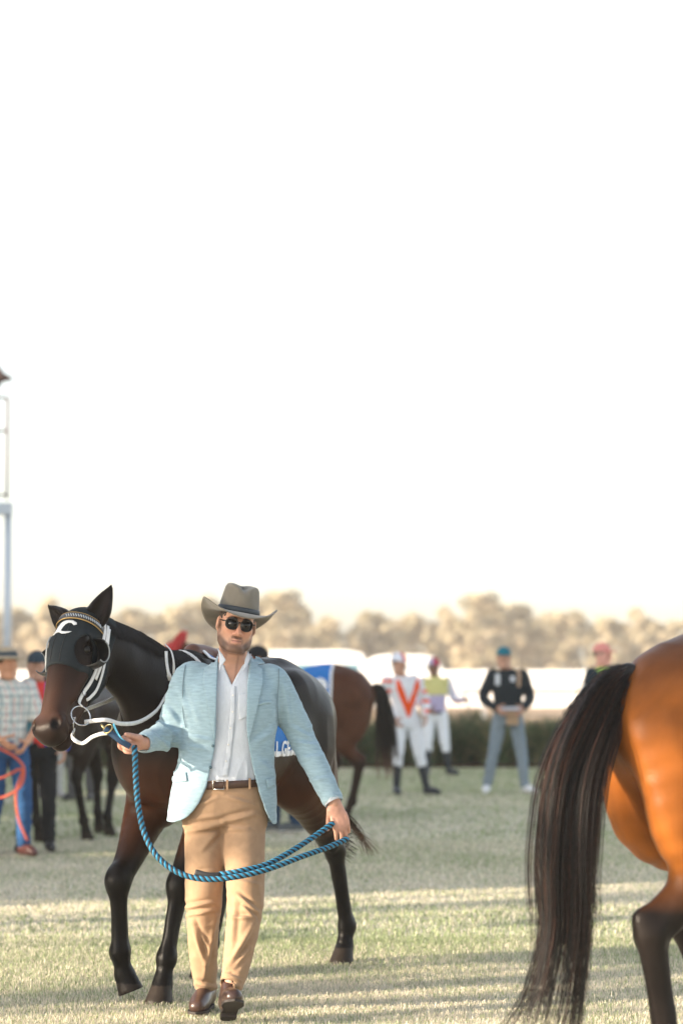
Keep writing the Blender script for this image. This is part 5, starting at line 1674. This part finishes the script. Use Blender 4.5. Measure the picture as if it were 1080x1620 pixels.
        V, Q = F.mesh(); obj('boot' if boots else 'shoe', V, Q, leather, e, colors=shoes(V))
    if belt is not None:
        ang_ = np.linspace(0, 2 * math.pi, 33)
        Vt, Ft = tube([(px_ + 0.168 * k * slim * math.cos(a), py_ + 0.120 * k * slim * math.sin(a), 0.965 * k) for a in ang_], 0.018, 6, caps=False, flat=0.4)
        obj('belt', Vt, Ft, leather, e, colors=np.tile(np.array(belt), (len(Vt), 1)))
    # hat
    if hat:
        kind, cf = hat
        R = np.array([u, v, t])
        F = SDF(j['head'] - 0.26, j['head'] + 0.28, 0.009)
        if kind in ('helmet', 'cap'):
            g_ = 0.018 if kind == 'helmet' else 0.010
            F.ell(hq_(0, -0.016, 0.045), np.array((0.080 + g_, 0.100 + g_, 0.085 + g_)) * k, k=0, R=R)
            F.func(lambda X, Y, Z: (X - j['head'][0]) * t[0] + (Y - j['head'][1]) * t[1] + (Z - j['head'][2]) * t[2] - 0.035 * k + 0.0, j['head'] - 0.3, j['head'] + 0.3, op='s')
            F.ell(hq_(0, 0.115, 0.036), np.array((0.065, 0.065, 0.009)) * k, k=0.006, R=R)
        else:
            F.ell(hq_(0, -0.012, 0.07), np.array((0.088, 0.105, 0.085)) * k, k=0, R=R)
            F.func(lambda X, Y, Z: (Z - j['head'][2]) - 0.05 * k + 0 * X + 0 * Y, j['head'] - 0.3, j['head'] + 0.3, op='s')
            F.ell(hq_(0, -0.01, 0.052), np.array((0.165, 0.185, 0.012)) * k, k=0.012, R=R)
        V, Q = F.mesh()
        Lc = (V - j['head']) @ np.stack([u, v, t], 1) / k
        obj('helmet' if kind == 'helmet' else 'hat', V, Q, fabric, e, colors=cf(Lc))
    return e, j

def at(px, s): return np.array([(px - 540) / s, FPX / s, 0.0])
# jockey with orange V
def silks_v(V):
    C = np.tile(np.array((0.72, 0.72, 0.76)), (len(V), 1))
    x, y, z = V[:, 0] - 0.0, V[:, 1], V[:, 2]
    arm = 0.032 + 0.0
    vv = np.abs((z - 1.06) - np.abs(x - 0.0) * 2.5)
    inV = (vv < 0.11) & (y < 0.0) & (np.abs(x) < 0.16) & (z < 1.46)
    C[inV] = (0.80, 0.085, 0.01)
    sl = (np.abs(x) > 0.20) & (np.abs((z * 8) % 1 - 0.5) < 0.18)
    C[sl] = (0.80, 0.10, 0.03)
    return C
def cap_quarters(a, b):
    def f(L):
        C = np.tile(np.array(a), (len(L), 1))
        C[(L[:, 0] > -0.015)] = b
        C[(L[:, 1] < -0.06) & (L[:, 2] < 0.07)] = b
        return C
    return f
white_breech = tint((0.74, 0.77, 0.82)); black_boot = tint((0.010, 0.016, 0.026))
person('jockey in white silks with a bright orange V leaning beside the chestnut tail', at(642, 127.7), math.radians(14), 1.76, silks_v, white_breech, black_boot,
       ('helmet', cap_quarters((0.70, 0.72, 0.80), (0.62, 0.03, 0.02))), boots=True, slim=0.92, head_yaw=math.radians(22),
       J=dict(head=(-0.10, -0.03, 1.655), chest=(-0.07, 0.0), sh=[(-0.245, 0.01, 1.44), (0.10, 0.01, 1.45)], el=[(-0.28, 0.06, 1.17), (0.25, 0.02, 1.22)], wr=[(-0.18, -0.05, 0.97), (0.22, -0.12, 1.0)],
              hip=[(-0.085, 0, 0.93), (0.095, 0, 0.93)], knee=[(-0.12, -0.02, 0.50), (0.17, -0.03, 0.50)], ank=[(-0.12, 0.03, 0.09), (0.26, -0.02, 0.09)], toe=[(-0.02, -0.18, -0.055), (0.12, -0.14, -0.055)]))
def silks_y(V):
    C = np.tile(np.array((0.60, 0.56, 0.24)), (len(V), 1))
    x, y, z = V[:, 0], V[:, 1], V[:, 2]
    low = z < 1.235
    C[low] = (0.36, 0.30, 0.52)
    C[low & (np.abs((z * 22) % 1 - 0.5) < 0.2)] = (0.72, 0.70, 0.78)
    C[(np.abs(x) > 0.19)] = (0.66, 0.64, 0.74)
    C[(np.abs(x) > 0.25) & (z < 1.14)] = (0.32, 0.03, 0.05)
    return C
person('jockey in yellow and lilac hooped silks standing in white breeches', at(688, 107.4), math.radians(5), 1.72, silks_y, white_breech, black_boot,
       ('helmet', cap_quarters((0.40, 0.40, 0.55), (0.45, 0.05, 0.09))), boots=True, slim=0.95, belt=(0.015, 0.012, 0.012), skin=(0.22, 0.12, 0.08),
       J=dict(head=(-0.03, -0.02, 1.665), el=[(-0.27, 0.07, 1.18), (0.30, 0.05, 1.18)], wr=[(-0.12, -0.17, 1.02), (0.42, -0.12, 1.16)], knee=[(-0.12, -0.03, 0.50), (0.14, -0.03, 0.50)], ank=[(-0.13, 0, 0.09), (0.20, 0, 0.09)], toe=[(-0.02, -0.18, -0.055), (0.12, -0.14, -0.055)]))
def black_top(V):
    C = np.tile(np.array((0.014, 0.020, 0.026)), (len(V), 1))
    x, y, z = V[:, 0], V[:, 1], V[:, 2]
    C[(np.abs(x + 0.13) < 0.028) & (z > 1.32) & (z < 1.46) & (y < 0)] = (0.55, 0.58, 0.60)
    C[(np.abs(x - 0.05) < 0.03) & (np.abs(z - 1.40) < 0.03) & (y < 0)] = (0.60, 0.62, 0.66)
    C[(np.abs(x - 0.13) < 0.022) & (z > 1.30) & (y < 0.02)] = (0.40, 0.27, 0.18)
    return C
pc, jc = person('man in teal cap, black jumper and grey jeans with legs apart', at(802, 126.0), 0, 1.84, black_top, tint((0.21, 0.26, 0.30)), tint((0.72, 0.73, 0.75)),
       ('cap', tint((0.015, 0.14, 0.19))), slim=1.02,
       J=dict(head=(-0.05, -0.03, 1.66), el=[(-0.30, 0.0, 1.18), (0.27, 0.0, 1.18)], wr=[(-0.15, -0.20, 1.04), (0.17, -0.20, 1.04)], hip=[(-0.09, 0, 0.93), (0.09, 0, 0.93)], knee=[(-0.18, -0.03, 0.50), (0.16, -0.03, 0.50)], ank=[(-0.26, 0, 0.09), (0.20, -0.05, 0.09)], toe=[(-0.03, -0.19, -0.055), (0.12, -0.15, -0.055)]))
bo = at(802, 126.0)
Vt, Ft = box((-0.12, -0.235, 1.045), (0.16, -0.215, 1.085), 0.004)
rb = obj('race_book', Vt + bo, Ft, mat('pale_paper', (0.62, 0.64, 0.72), rough=0.7)); tag(rb, 'pale folded race book held by the man in the teal cap', 'book')
Vt, Ft = box((-0.035, -0.215, 0.86), (0.12, -0.165, 1.03), 0.012)
bg_ = empty('waist_bag', bo, 0, 'small tan pouch hanging at the waist of the man in black', 'bag')
obj('pouch', Vt, Ft, mat('tan_canvas', (0.42, 0.28, 0.17), rough=0.85), bg_)
Vt, Ft = box((-0.04, -0.222, 0.98), (0.125, -0.163, 1.035), 0.008); obj('flap', Vt, Ft, MATS['tan_canvas'], bg_)
def hivis(V):
    C = np.tile(np.array((0.015, 0.025, 0.035)), (len(V), 1))
    C[(V[:, 2] > 1.43) & (np.abs(V[:, 0]) < 0.14)] = (0.35, 0.55, 0.10)
    C[(np.abs(V[:, 2] - 1.28) < 0.03)] = (0.45, 0.48, 0.48)
    return C
person('man in pink cap and dark jacket half hidden behind the bay tail', at(950, 134.0), math.radians(50), 1.86, hivis, tint((0.02, 0.025, 0.035)), tint((0.02, 0.02, 0.02)), ('cap', tint((0.62, 0.25, 0.22))), hair=(0.2, 0.15, 0.12), skin=(0.60, 0.30, 0.24))
def sneaker(V):
    C = np.tile(np.array((0.06, 0.07, 0.075)), (len(V), 1)); C[V[:, 2] < 0.035] = (0.65, 0.65, 0.66); return C
person('handler in navy jeans and grey sneakers behind the man\'s jacket', at(450, 166.0), math.radians(-78), 1.78, tint((0.02, 0.03, 0.05)), tint((0.014, 0.040, 0.085)), sneaker, ('cap', tint((0.012, 0.014, 0.018))), hair=(0.02, 0.015, 0.012), skin=(0.42, 0.16, 0.10),
       J=dict(head=(0.02, -0.28, 1.655), chest=(0, -0.22), sh=[(-0.185, -0.20, 1.44), (0.185, -0.20, 1.44)], el=[(-0.25, -0.20, 1.17), (0.25, -0.24, 1.17)], wr=[(-0.22, -0.38, 1.02), (0.22, -0.42, 1.05)], ank=[(-0.10, -0.08, 0.09), (0.10, 0.10, 0.09)], knee=[(-0.10, -0.06, 0.5), (0.10, 0.02, 0.5)]))
person('bystander in pale grey trousers seen below the hooded horse\'s muzzle', at(80, 131.0), math.radians(10), 1.76, tint((0.55, 0.56, 0.58)), tint((0.48, 0.48, 0.46)), tint((0.35, 0.34, 0.33)), None)
person('bystander in charcoal trousers seen below the hooded horse\'s jaw', at(132, 133.5), math.radians(-15), 1.78, tint((0.70, 0.72, 0.74)), tint((0.09, 0.09, 0.095)), tint((0.03, 0.03, 0.03)), None)
# man in checked shirt at the left edge
def plaid(V):
    x, y, z = V[:, 0], V[:, 1], V[:, 2]
    C = np.tile(np.array((0.66, 0.66, 0.62)), (len(V), 1))
    a = ((x + y) * 14) % 1; b = (z * 14) % 1
    da = np.where(a < 0.28, 0.55, 1.0)[:, None] * np.where(b < 0.28, 0.55, 1.0)[:, None]
    tinted = np.array((0.10, 0.20, 0.24))
    C = C * da + tinted * (1 - da)
    C[(np.abs(a - 0.6) < 0.05)] = (0.45, 0.20, 0.20)
    return C
def hat_band(L):
    C = np.tile(np.array((0.42, 0.34, 0.24)), (len(L), 1)); C[(L[:, 2] > 0.068) & (L[:, 2] < 0.11)] = (0.06, 0.075, 0.09); return C
pl_loc = at(14, 190.0)
person('man in checked shirt, jeans and tan hat cut by the left edge', pl_loc, math.radians(28), 1.74, plaid, tint((0.020, 0.075, 0.19)), tint((0.10, 0.03, 0.025)), ('widebrim', hat_band), short_sleeve=True, skin=(0.55, 0.27, 0.16),
       J=dict(head=(-0.02, -0.05, 1.64), el=[(-0.25, 0.05, 1.17), (0.26, -0.05, 1.16)], wr=[(-0.12, -0.16, 1.0), (0.10, -0.20, 0.97)], knee=[(-0.09, 0.02, 0.5), (0.11, -0.12, 0.5)], ank=[(-0.09, 0.22, 0.10), (0.12, -0.10, 0.09)]))
def vest(V):
    C = np.tile(np.array((0.10, 0.28, 0.36)), (len(V), 1))
    C[V[:, 0] > -0.03] = (0.70, 0.06, 0.05); C[V[:, 0] > 0.08] = (0.03, 0.08, 0.5)
    return C
person('person in red and royal blue silks behind the checked shirt man', at(60, 186.0), math.radians(5), 1.70, vest, tint((0.010, 0.012, 0.016)), tint((0.01, 0.01, 0.012)), ('cap', tint((0.03, 0.05, 0.07))))
lo_ = empty('lead_rope', pl_loc, 0, 'thin orange red lead rope looped from the checked man\'s hands', 'rope')
pw = lambda px, py, Y=19.9: P(px, py, Y) - pl_loc
Vt, Ft = tube(crom([pw(-30, 1165), pw(0, 1184), pw(22, 1196), pw(38, 1215), pw(32, 1245), pw(0, 1262), pw(-15, 1240), pw(10, 1228), pw(35, 1218), pw(26, 1255), pw(30, 1295), pw(44, 1330)], 8), 0.011, 8)
obj('rope_line', Vt, Ft, mat('orange_rope', (0.55, 0.10, 0.05), rough=0.8), lo_)

# ------------------------------------------------------------------ planting strip, track, fence, vehicles, tower
obj_t = obj('track', [(-300, 41.2, 0.004), (300, 41.2, 0.004), (300, 330, 0.004), (-300, 330, 0.004)], [(0, 1, 2, 3)], mat('track_sand', (0.42, 0.30, 0.20), rough=0.95, noise=0.15, nscale=0.6, spec=0.1), smooth=False)
tag(obj_t, 'pale sandy race track beyond the planting', kind='structure')
Vt, Ft = box((-14, 38.4, -0.05), (14, 40.6, 0.06), 0.02)
gb = obj('garden_bed', Vt, Ft, mat('dark_mulch', (0.035, 0.018, 0.014), rough=1.0, noise=0.5, nscale=9, spec=0.05), smooth=False); tag(gb, 'dark mulch bed under the clumps', kind='structure')
leafm = mat('strap_leaf', (0, 0, 0), rough=0.55, attr=True, spec=0.3, trans=0.25)
def clump_mesh(seed, n=420):
    g = np.random.default_rng(seed)
    P_, cols = [], []
    for i in range(n):
        az = g.uniform(0, 6.283); lean = g.uniform(0.1, 0.95); L_ = g.uniform(0.5, 0.95)
        b = np.array([g.normal(0, 0.10), g.normal(0, 0.10), 0.0])
        d = np.array([math.cos(az), math.sin(az), 0])
        t = np.linspace(0, 1, 6)
        p = b + d * (lean * 0.55 * (t ** 1.4))[:, None] + np.array([0, 0, 1]) * (L_ * (t - 0.42 * lean * t * t))[:, None]
        P_.append(p)
        c = np.array((0.11, 0.15, 0.07)) * g.uniform(0.5, 1.5)
        if g.random() < 0.22: c = np.array((0.34, 0.29, 0.16)) * g.uniform(0.7, 1.2)
        cols.append(c)
    V, Q = hair(np.array(P_), g.uniform(0.008, 0.014, n))
    return V, Q, np.repeat(np.array(cols), len(V) // n, axis=0)
cms = []
for k_ in range(4):
    V, Q, C = clump_mesh(40 + k_)
    me = mesh_np('leaves', V, Q, True, C); me.materials.append(leafm); cms.append(me)
gcl = np.random.default_rng(8)
rowsx = np.arange(-5.6, 6.2, 0.62)
cnt_w = ['tall', 'low', 'spreading', 'pale', 'dark', 'tufted']
for r_ in (0, 1):
    for i_, x in enumerate(rowsx):
        y = 38.85 + 0.85 * r_ + gcl.normal(0, 0.08)
        xx = x + 0.31 * r_ + gcl.normal(0, 0.08)
        o = bpy.data.objects.new('strappy_plant', cms[gcl.integers(4)])
        COL.objects.link(o); o.location = (xx, y, 0.05); o.rotation_euler = (0, 0, gcl.uniform(0, 6.28)); s_ = gcl.uniform(0.82, 1.12); o.scale = (1.15 * s_, 1.15 * s_, s_)
        tag(o, 'strappy green leafed clump in the low planting strip before the track', 'plant', 'strappy clumps along the garden bed')

# white board fence
whitep = mat('white_paint', (0.80, 0.79, 0.78), rough=0.5, noise=0.04, nscale=2)
fy = 75.0
fence = empty('white_fence', (0, fy, 0), 0, 'long white board fence along the far side of the track', 'fence')
for i_ in range(12):
    x0 = -18 + 3.2 * i_
    for (z0, z1) in ((0.42, 0.83), (0.98, 1.56)):
        Vt, Ft = box((x0 + 0.004, -0.03, z0), (x0 + 3.196, 0.03, z1), 0.01)
        obj('board', Vt, Ft, whitep, fence, smooth=False)
    Vt, Ft = box((x0 - 0.06, 0.032, 0.0), (x0 + 0.06, 0.15, 1.6), 0.01); obj('post', Vt, Ft, mat('grey_post', (0.35, 0.36, 0.38), rough=0.7), fence, smooth=False)

# white minibus and van parked beyond the fence
glassb = mat('blue_glass', (0.10, 0.22, 0.28), rough=0.08, spec=0.6)
tyrem = mat('tyre', (0.02, 0.02, 0.02), rough=0.8)
def vehicle(name, label, cat, loc, L_, W_, H_, nose, nwin):
    e = empty(name, loc, 0, label, cat)
    n_ = 12
    prof = [(-L_ / 2, 0.35), (-L_ / 2, H_ * 0.86), (-L_ / 2 + 0.25, H_ * 0.97), (-L_ / 2 + 0.7, H_), (L_ / 2 - nose - 0.5, H_), (L_ / 2 - nose, H_ * 0.95), (L_ / 2 - 0.35, H_ * 0.52), (L_ / 2, H_ * 0.44), (L_ / 2, 0.35)]
    n_ = len(prof)
    bm = bmesh.new()
    a = [bm.verts.new((x, -W_ / 2, z)) for x, z in prof]; b = [bm.verts.new((x, W_ / 2, z)) for x, z in prof]
    bm.faces.new(a); bm.faces.new(b[::-1])
    for i in range(n_): bm.faces.new((a[i], b[i], b[(i + 1) % n_], a[(i + 1) % n_]))
    bmesh.ops.recalc_face_normals(bm, faces=bm.faces[:])
    bmesh.ops.bevel(bm, geom=bm.edges[:], offset=0.07, segments=2, affect='EDGES')
    me = bpy.data.meshes.new('bodywork'); bm.to_mesh(me); bm.free(); me.materials.append(whitep)
    o = bpy.data.objects.new('bodywork', me); COL.objects.link(o); o.parent = e
    wx = np.linspace(-L_ / 2 + 0.3, L_ / 2 - nose - 0.1, nwin + 1)
    for i in range(nwin):
        Vt, Ft = box((wx[i] + 0.05, -W_ / 2 - 0.012, H_ * 0.52), (wx[i + 1] - 0.05, -W_ / 2 + 0.05, H_ * 0.80), 0.01); obj('window', Vt, Ft, glassb, e, smooth=False)
    for x in (-L_ / 2 + 0.9, L_ / 2 - 0.9):
        th_ = np.linspace(0, 2 * math.pi, 21)[:-1]
        for y in (-W_ / 2 - 0.01, W_ / 2 - 0.2):
            Vt, Ft = tube([(x, y, 0.34), (x, y + 0.21, 0.34)], 0.34, 20); w_ = obj('wheel', Vt, Ft, tyrem, e)
            Vt, Ft = tube([(x, y - 0.012, 0.34), (x, y + 0.02, 0.34)], 0.19, 14); obj('hubcap', Vt, Ft, steelm, w_)
    return e
vehicle('minibus', 'long white minibus with pale blue windows parked behind the chestnut horse', 'bus', (-0.75, 82, 0), 4.6, 2.0, 2.22, 0.8, 3)
vehicle('delivery_van', 'white van parked between the two jockeys beyond the fence', 'van', (2.55, 86, 0), 3.4, 1.9, 2.10, 0.9, 2)

# tower at the left edge
tw = empty('light_tower', (P(0, 1062, 45)[0], 45, 0), 0, 'pale steel light tower with rusty frame and lamp hood at left edge', 'tower')
tx = lambda px: (px - 0) / 85.0
tz = lambda py: CAM_Z + (1062 - py) / 85.0
greym = mat('galvanised', (0.50, 0.56, 0.62), rough=0.5, metal=0.3)
rustm = mat('rusty_steel', (0.10, 0.055, 0.045), rough=0.8, noise=0.3, nscale=6)
for x in (11, -25):
    Vt, Ft = tube([(tx(x), 0, 0), (tx(x), 0, tz(800))], 0.075, 12); obj('post', Vt, Ft, greym, tw)
    Vt, Ft = tube([(tx(x - 2), 0, tz(790)), (tx(x - 2), 0, tz(628))], 0.028, 8); obj('frame_upright', Vt, Ft, rustm, tw)
Vt, Ft = box((tx(-32), -0.12, tz(815)), (tx(18), 0.12, tz(795)), 0.01); obj('platform', Vt, Ft, greym, tw, smooth=False)
for y in (628, 681, 783):
    Vt, Ft = tube([(tx(-27), 0, tz(y)), (tx(9), 0, tz(y))], 0.026, 8); obj('cross_bar', Vt, Ft, rustm, tw)
Vt, Ft = tube([(tx(-9), 0, tz(630)), (tx(-9), 0, tz(612))], 0.03, 8); obj('lamp_stem', Vt, Ft, rustm, tw)
Vt, Ft = tube(np.array([(tx(-9), 0, z) for z in (tz(612), tz(603), tz(599), tz(596), tz(588), tz(574))]), [0.05, 0.10, 0.29, 0.30, 0.14, 0.02], 20); obj('lamp_hood', Vt, Ft, rustm, tw)

# ------------------------------------------------------------------ trees beyond the track and added shade trees outside the frame
barkm = mat('bark', (0.22, 0.17, 0.13), rough=0.9, noise=0.3, nscale=4)
treeleaf = mat('tree_leaf', (0, 0, 0), rough=0.6, attr=True, spec=0.3, trans=0.3)
def tree_mesh(seed, H, crown_r, crown_z0, nclump, nleaf, leaf, cols, trunk_r=0.16, flat=0.8):
    g = np.random.default_rng(seed)
    top = np.array([g.normal(0, 0.25), g.normal(0, 0.25), H * 0.72])
    parts = [tube(crom([(0, 0, -0.1), (g.normal(0, 0.1), g.normal(0, 0.1), H * 0.28), tuple(top * [0.6, 0.6, 0.72]), tuple(top)], 4), np.linspace(trunk_r, trunk_r * 0.25, 13), 8)]
    cl = []
    for i in range(nclump):
        az = g.uniform(0, 6.283); rr = crown_r * math.sqrt(g.uniform(0.02, 1)); zz = crown_z0 + (H - crown_z0) * g.uniform(0.02, 1.0)
        env = math.sin(math.pi * min(1, max(0.08, (zz - crown_z0) / (H - crown_z0) * 0.85 + 0.12))) ** 0.6
        c = np.array([rr * env * math.cos(az), rr * env * math.sin(az), zz])
        cl.append((c, g.uniform(0.14, 0.30) * crown_r))
        if i % 3 == 0:
            st = top * g.uniform(0.35, 0.95)
            parts.append(tube(crom([st, st * 0.5 + c * 0.5 + [0, 0, -0.1], c], 3), np.linspace(trunk_r * 0.35, 0.015, 7), 5))
    trunk = merge(parts)
    per = nleaf // nclump
    c0 = np.repeat(np.array([c for c, r in cl]), per, axis=0); r0 = np.repeat(np.array([r for c, r in cl]), per)
    n = len(c0)
    d = g.normal(0, 1, (n, 3)); d /= np.linalg.norm(d, axis=1)[:, None]
    p = c0 + d * (r0 * g.uniform(0.2, 1, n) ** 0.5)[:, None] * [1, 1, flat]
    a = g.normal(0, 1, (n, 3)); a /= np.linalg.norm(a, axis=1)[:, None]
    b = np.cross(a, g.normal(0, 1, (n, 3))); b /= np.linalg.norm(b, axis=1)[:, None]
    s = leaf * g.uniform(0.6, 1.3, n)
    V = np.stack([p - a * s[:, None], p + b * (s * 0.45)[:, None], p + a * s[:, None], p - b * (s * 0.45)[:, None]], 1).reshape(-1, 3)
    Q = np.arange(4 * n).reshape(n, 4)
    ci = g.integers(0, len(cols), nclump)
    C = np.repeat(np.repeat(np.array(cols)[ci], per, axis=0) * g.uniform(0.7, 1.3, (n, 1)), 4, axis=0)
    return trunk, (V, Q, C)
pale = [(0.44, 0.38, 0.26), (0.50, 0.43, 0.30), (0.34, 0.30, 0.20), (0.56, 0.48, 0.34), (0.40, 0.35, 0.24)]
variants = []
for k_ in range(5):
    tr_, lf_ = tree_mesh(100 + k_, 8.6, 3.6, 1.2, 46, 7000, 0.26, pale, 0.22)
    mt = mesh_np('trunk', tr_[0], tr_[1]); mt.materials.append(barkm)
    ml = mesh_np('crown', lf_[0], lf_[1], False, lf_[2]); ml.materials.append(treeleaf)
    variants.append((mt, ml))
def plant_tree(name, loc, sc, rz, k_, label, cat='tree', group=None, meshes=None):
    e = empty(name, loc, rz, label, cat, group)
    e.scale = sc
    for nm, me in zip(('trunk', 'crown'), (meshes or variants)[k_]):
        o = bpy.data.objects.new(nm, me); COL.objects.link(o); o.parent = e
    return e
gt_ = np.random.default_rng(21)
heights = {}
def skyline(px):
    return np.interp(px, [0, 60, 130, 250, 330, 390, 440, 480, 540, 600, 680, 740, 780, 830, 860, 920, 1000, 1080], [965, 958, 962, 968, 955, 945, 935, 965, 985, 968, 975, 960, 940, 962, 950, 985, 972, 985])
for i_, px in enumerate(np.arange(-40, 1140, 62)):
    Y = 250 + gt_.uniform(-8, 8)
    p = P(px + gt_.uniform(-12, 12), 1062, Y)
    hz_ = CAM_Z + (1062 - skyline(px)) / FPX * Y
    s_ = hz_ / 8.6 * gt_.uniform(0.95, 1.04)
    plant_tree('far_tree', (p[0], Y, 0), (s_ * gt_.uniform(0.85, 1.1), s_ * 0.9, s_), gt_.uniform(0, 6.28), i_ % 5, 'pale dry tree in the blurred tree line across the track', group='tree line beyond the track')
for i_, px in enumerate(np.arange(-60, 1160, 78)):
    Y = 285 + gt_.uniform(-6, 6)
    p = P(px + gt_.uniform(-20, 20), 1062, Y)
    hz_ = CAM_Z + (1062 - skyline(px) - 14) / FPX * Y
    s_ = hz_ / 8.6
    plant_tree('far_tree', (p[0], Y, 0), (s_ * 1.3, s_, s_), gt_.uniform(0, 6.28), (i_ + 2) % 5, 'pale dry tree in the blurred tree line across the track', group='tree line beyond the track')
# ------------------------------------------------------------------ unseen shade trees added left of the frame to throw the long shadows
def off_left(ysub, L_):
    p = Vector((0, ysub, 0)) + SUN_H * L_
    return (p.x, p.y, 0)
dk = [(0.06, 0.08, 0.03), (0.08, 0.10, 0.04), (0.05, 0.065, 0.025)]
shade_v = []
for sd_, H_, r_, z0, ncl, nl, lf in ((300, 10.0, 4.2, 6.6, 60, 26000, 0.22), (301, 8.0, 4.2, 0.6, 90, 34000, 0.24), (302, 5.2, 0.62, 0.1, 26, 5200, 0.13)):
    tr_, lf_ = tree_mesh(sd_, H_, r_, z0, ncl, nl, lf, dk, 0.20 if H_ > 6 else 0.06)
    mt = mesh_np('trunk', tr_[0], tr_[1]); mt.materials.append(barkm)
    ml = mesh_np('crown', lf_[0], lf_[1], False, lf_[2]); ml.materials.append(treeleaf)
    shade_v.append((mt, ml))
for i_, (ys, L_) in enumerate(((8.0, 17), (11.8, 18.5), (15.5, 17))):
    plant_tree('shade_tree', off_left(ys, L_), (1, 1, (1.06, 0.957, 0.955)[i_]), i_ * 2.1, 0, ['tall high crowned shade tree outside the frame nearest the camera', 'tall high crowned shade tree outside the frame beside the led horse', 'tall high crowned shade tree outside the frame further along the row'][i_], group='shade trees left of the frame', meshes=shade_v)
for i_, ys in enumerate((21.5, 27.5, 33.5, 39.5, 45.5)):
    plant_tree('shade_tree', off_left(ys, 18.5), (1, 1, 1), 1 + i_ * 1.7, 1, ['first', 'second', 'third', 'fourth', 'fifth'][i_] + ' low branched shade tree in the row left of the frame', group='shade trees left of the frame', meshes=shade_v)
for i_, (ys, w_) in enumerate(((12.3, 1.0), (14.3, 0.45), (15.6, 0.35), (16.9, 0.6))):  # unseen conifers added to break the low sun into streaks on the turf
    plant_tree('slim_conifer', off_left(ys, 15.5), (w_, w_, 1.0), i_ * 1.3, 2, ['widest', 'slim', 'slimmest', 'last'][i_] + ' columnar conifer standing left of the frame', group='slim conifers left of the frame', meshes=shade_v)
# ------------------------------------------------------------------ grass blades
grassm = mat('grass_blade', (0, 0, 0), rough=0.6, attr=True, spec=0.25, trans=0.35)
def grass(name, y0, y1, dens, hgt, wid, seed, label, lush=0.0):
    g = np.random.default_rng(seed)
    half1 = 0.155 * y1 + 0.25
    n = int(dens * (y1 - y0) * 2 * half1)
    y = g.uniform(y0, y1, n); x = g.uniform(-half1, half1, n)
    k = np.abs(x) < 0.155 * y + 0.25
    x, y = x[k], y[k]; n = len(x)
    pz = np.stack([x * 0.35, y * 0.35, 0 * x], 1)
    patch = 0.5 + 0.5 * vnoise(pz * 1.0) * 0.9 + 0.25 * vnoise(pz * 5.1)
    h = hgt * g.uniform(0.45, 1.25, n) * (0.75 + 0.5 * np.clip(patch, 0, 1))
    az = g.uniform(0, 6.283, n); ln = g.uniform(0.2, 1.3, n)
    d = np.stack([np.cos(az), np.sin(az), 0 * az], 1)
    sd = np.stack([-np.sin(az), np.cos(az), 0 * az], 1)
    b = np.stack([x, y, 0 * x], 1)
    w = wid * g.uniform(0.6, 1.4, n)
    m_ = b + d * (ln * h * 0.35)[:, None] + np.array([0, 0, 1]) * (h * 0.6)[:, None]
    t = b + d * (ln * h * 0.95)[:, None] + np.array([0, 0, 1]) * (h * np.maximum(0.35, 1 - 0.35 * ln))[:, None]
    V = np.stack([b - sd * w[:, None], b + sd * w[:, None], m_ + sd * (w * 0.7)[:, None], m_ - sd * (w * 0.7)[:, None], t], 1).reshape(-1, 3)
    i0 = np.arange(n) * 5
    F4 = np.stack([i0, i0 + 1, i0 + 2, i0 + 3], 1)
    F3 = np.stack([i0 + 3, i0 + 2, i0 + 4], 1)
    dry = g.random(n) < np.clip(0.50 - lush - 0.75 * (patch - 0.5), 0.10, 0.88)
    green = np.array((0.30, 0.35, 0.19)) * g.uniform(0.6, 1.5, (n, 1))
    straw = np.array((0.72, 0.65, 0.52)) * g.uniform(0.6, 1.25, (n, 1))
    C = np.repeat(np.where(dry[:, None], straw, green), 5, axis=0)
    me = bpy.data.meshes.new(name)
    me.vertices.add(len(V)); me.vertices.foreach_set('co', V.astype(np.float32).ravel())
    nl = n * 7
    me.loops.add(nl)
    me.loops.foreach_set('vertex_index', np.concatenate([F4.ravel(), F3.ravel()]).astype(np.int32))
    me.polygons.add(2 * n)
    me.polygons.foreach_set('loop_start', np.concatenate([np.arange(n) * 4, n * 4 + np.arange(n) * 3]).astype(np.int32))
    me.polygons.foreach_set('loop_total', np.concatenate([np.full(n, 4), np.full(n, 3)]).astype(np.int32))
    me.update(calc_edges=True)
    at_ = me.attributes.new('Col', 'FLOAT_COLOR', 'POINT')
    c4 = np.ones((len(V), 4), np.float32); c4[:, :3] = C
    at_.data.foreach_set('color', c4.ravel())
    me.materials.append(grassm)
    o = bpy.data.objects.new(name, me); COL.objects.link(o)
    tag(o, label, 'grass', kind='stuff')
grass('grass', 9.6, 14.0, 9000, 0.030, 0.0016, 1, 'short dry tufted grass underfoot in the foreground', 0.08)
grass('grass', 14.0, 22.0, 2600, 0.030, 0.0028, 2, 'mown grass in the middle distance behind the horses')
grass('grass', 22.0, 38.4, 700, 0.035, 0.0050, 3, 'greener mown grass by the planting strip', 0.22)

# ------------------------------------------------------------------ haze
Vt, Ft = box((-220, -70, -1.0), (220, 320, 16.0))
hz = obj('haze', Vt, Ft, None, smooth=False)
hm = bpy.data.materials.new('haze_air'); hm.use_nodes = True
hn = hm.node_tree.nodes
hn.remove(hn['Principled BSDF'])
pv = hn.new('ShaderNodeVolumePrincipled')
pv.inputs['Color'].default_value = (0.93, 0.92, 0.90, 1)
pv.inputs['Density'].default_value = 0.0006
pv.inputs['Anisotropy'].default_value = 0.0
hm.node_tree.links.new(pv.outputs[0], hn['Material Output'].inputs['Volume'])
hz.data.materials.append(hm)
tag(hz, 'pale evening haze over the whole ground', 'haze', kind='stuff')
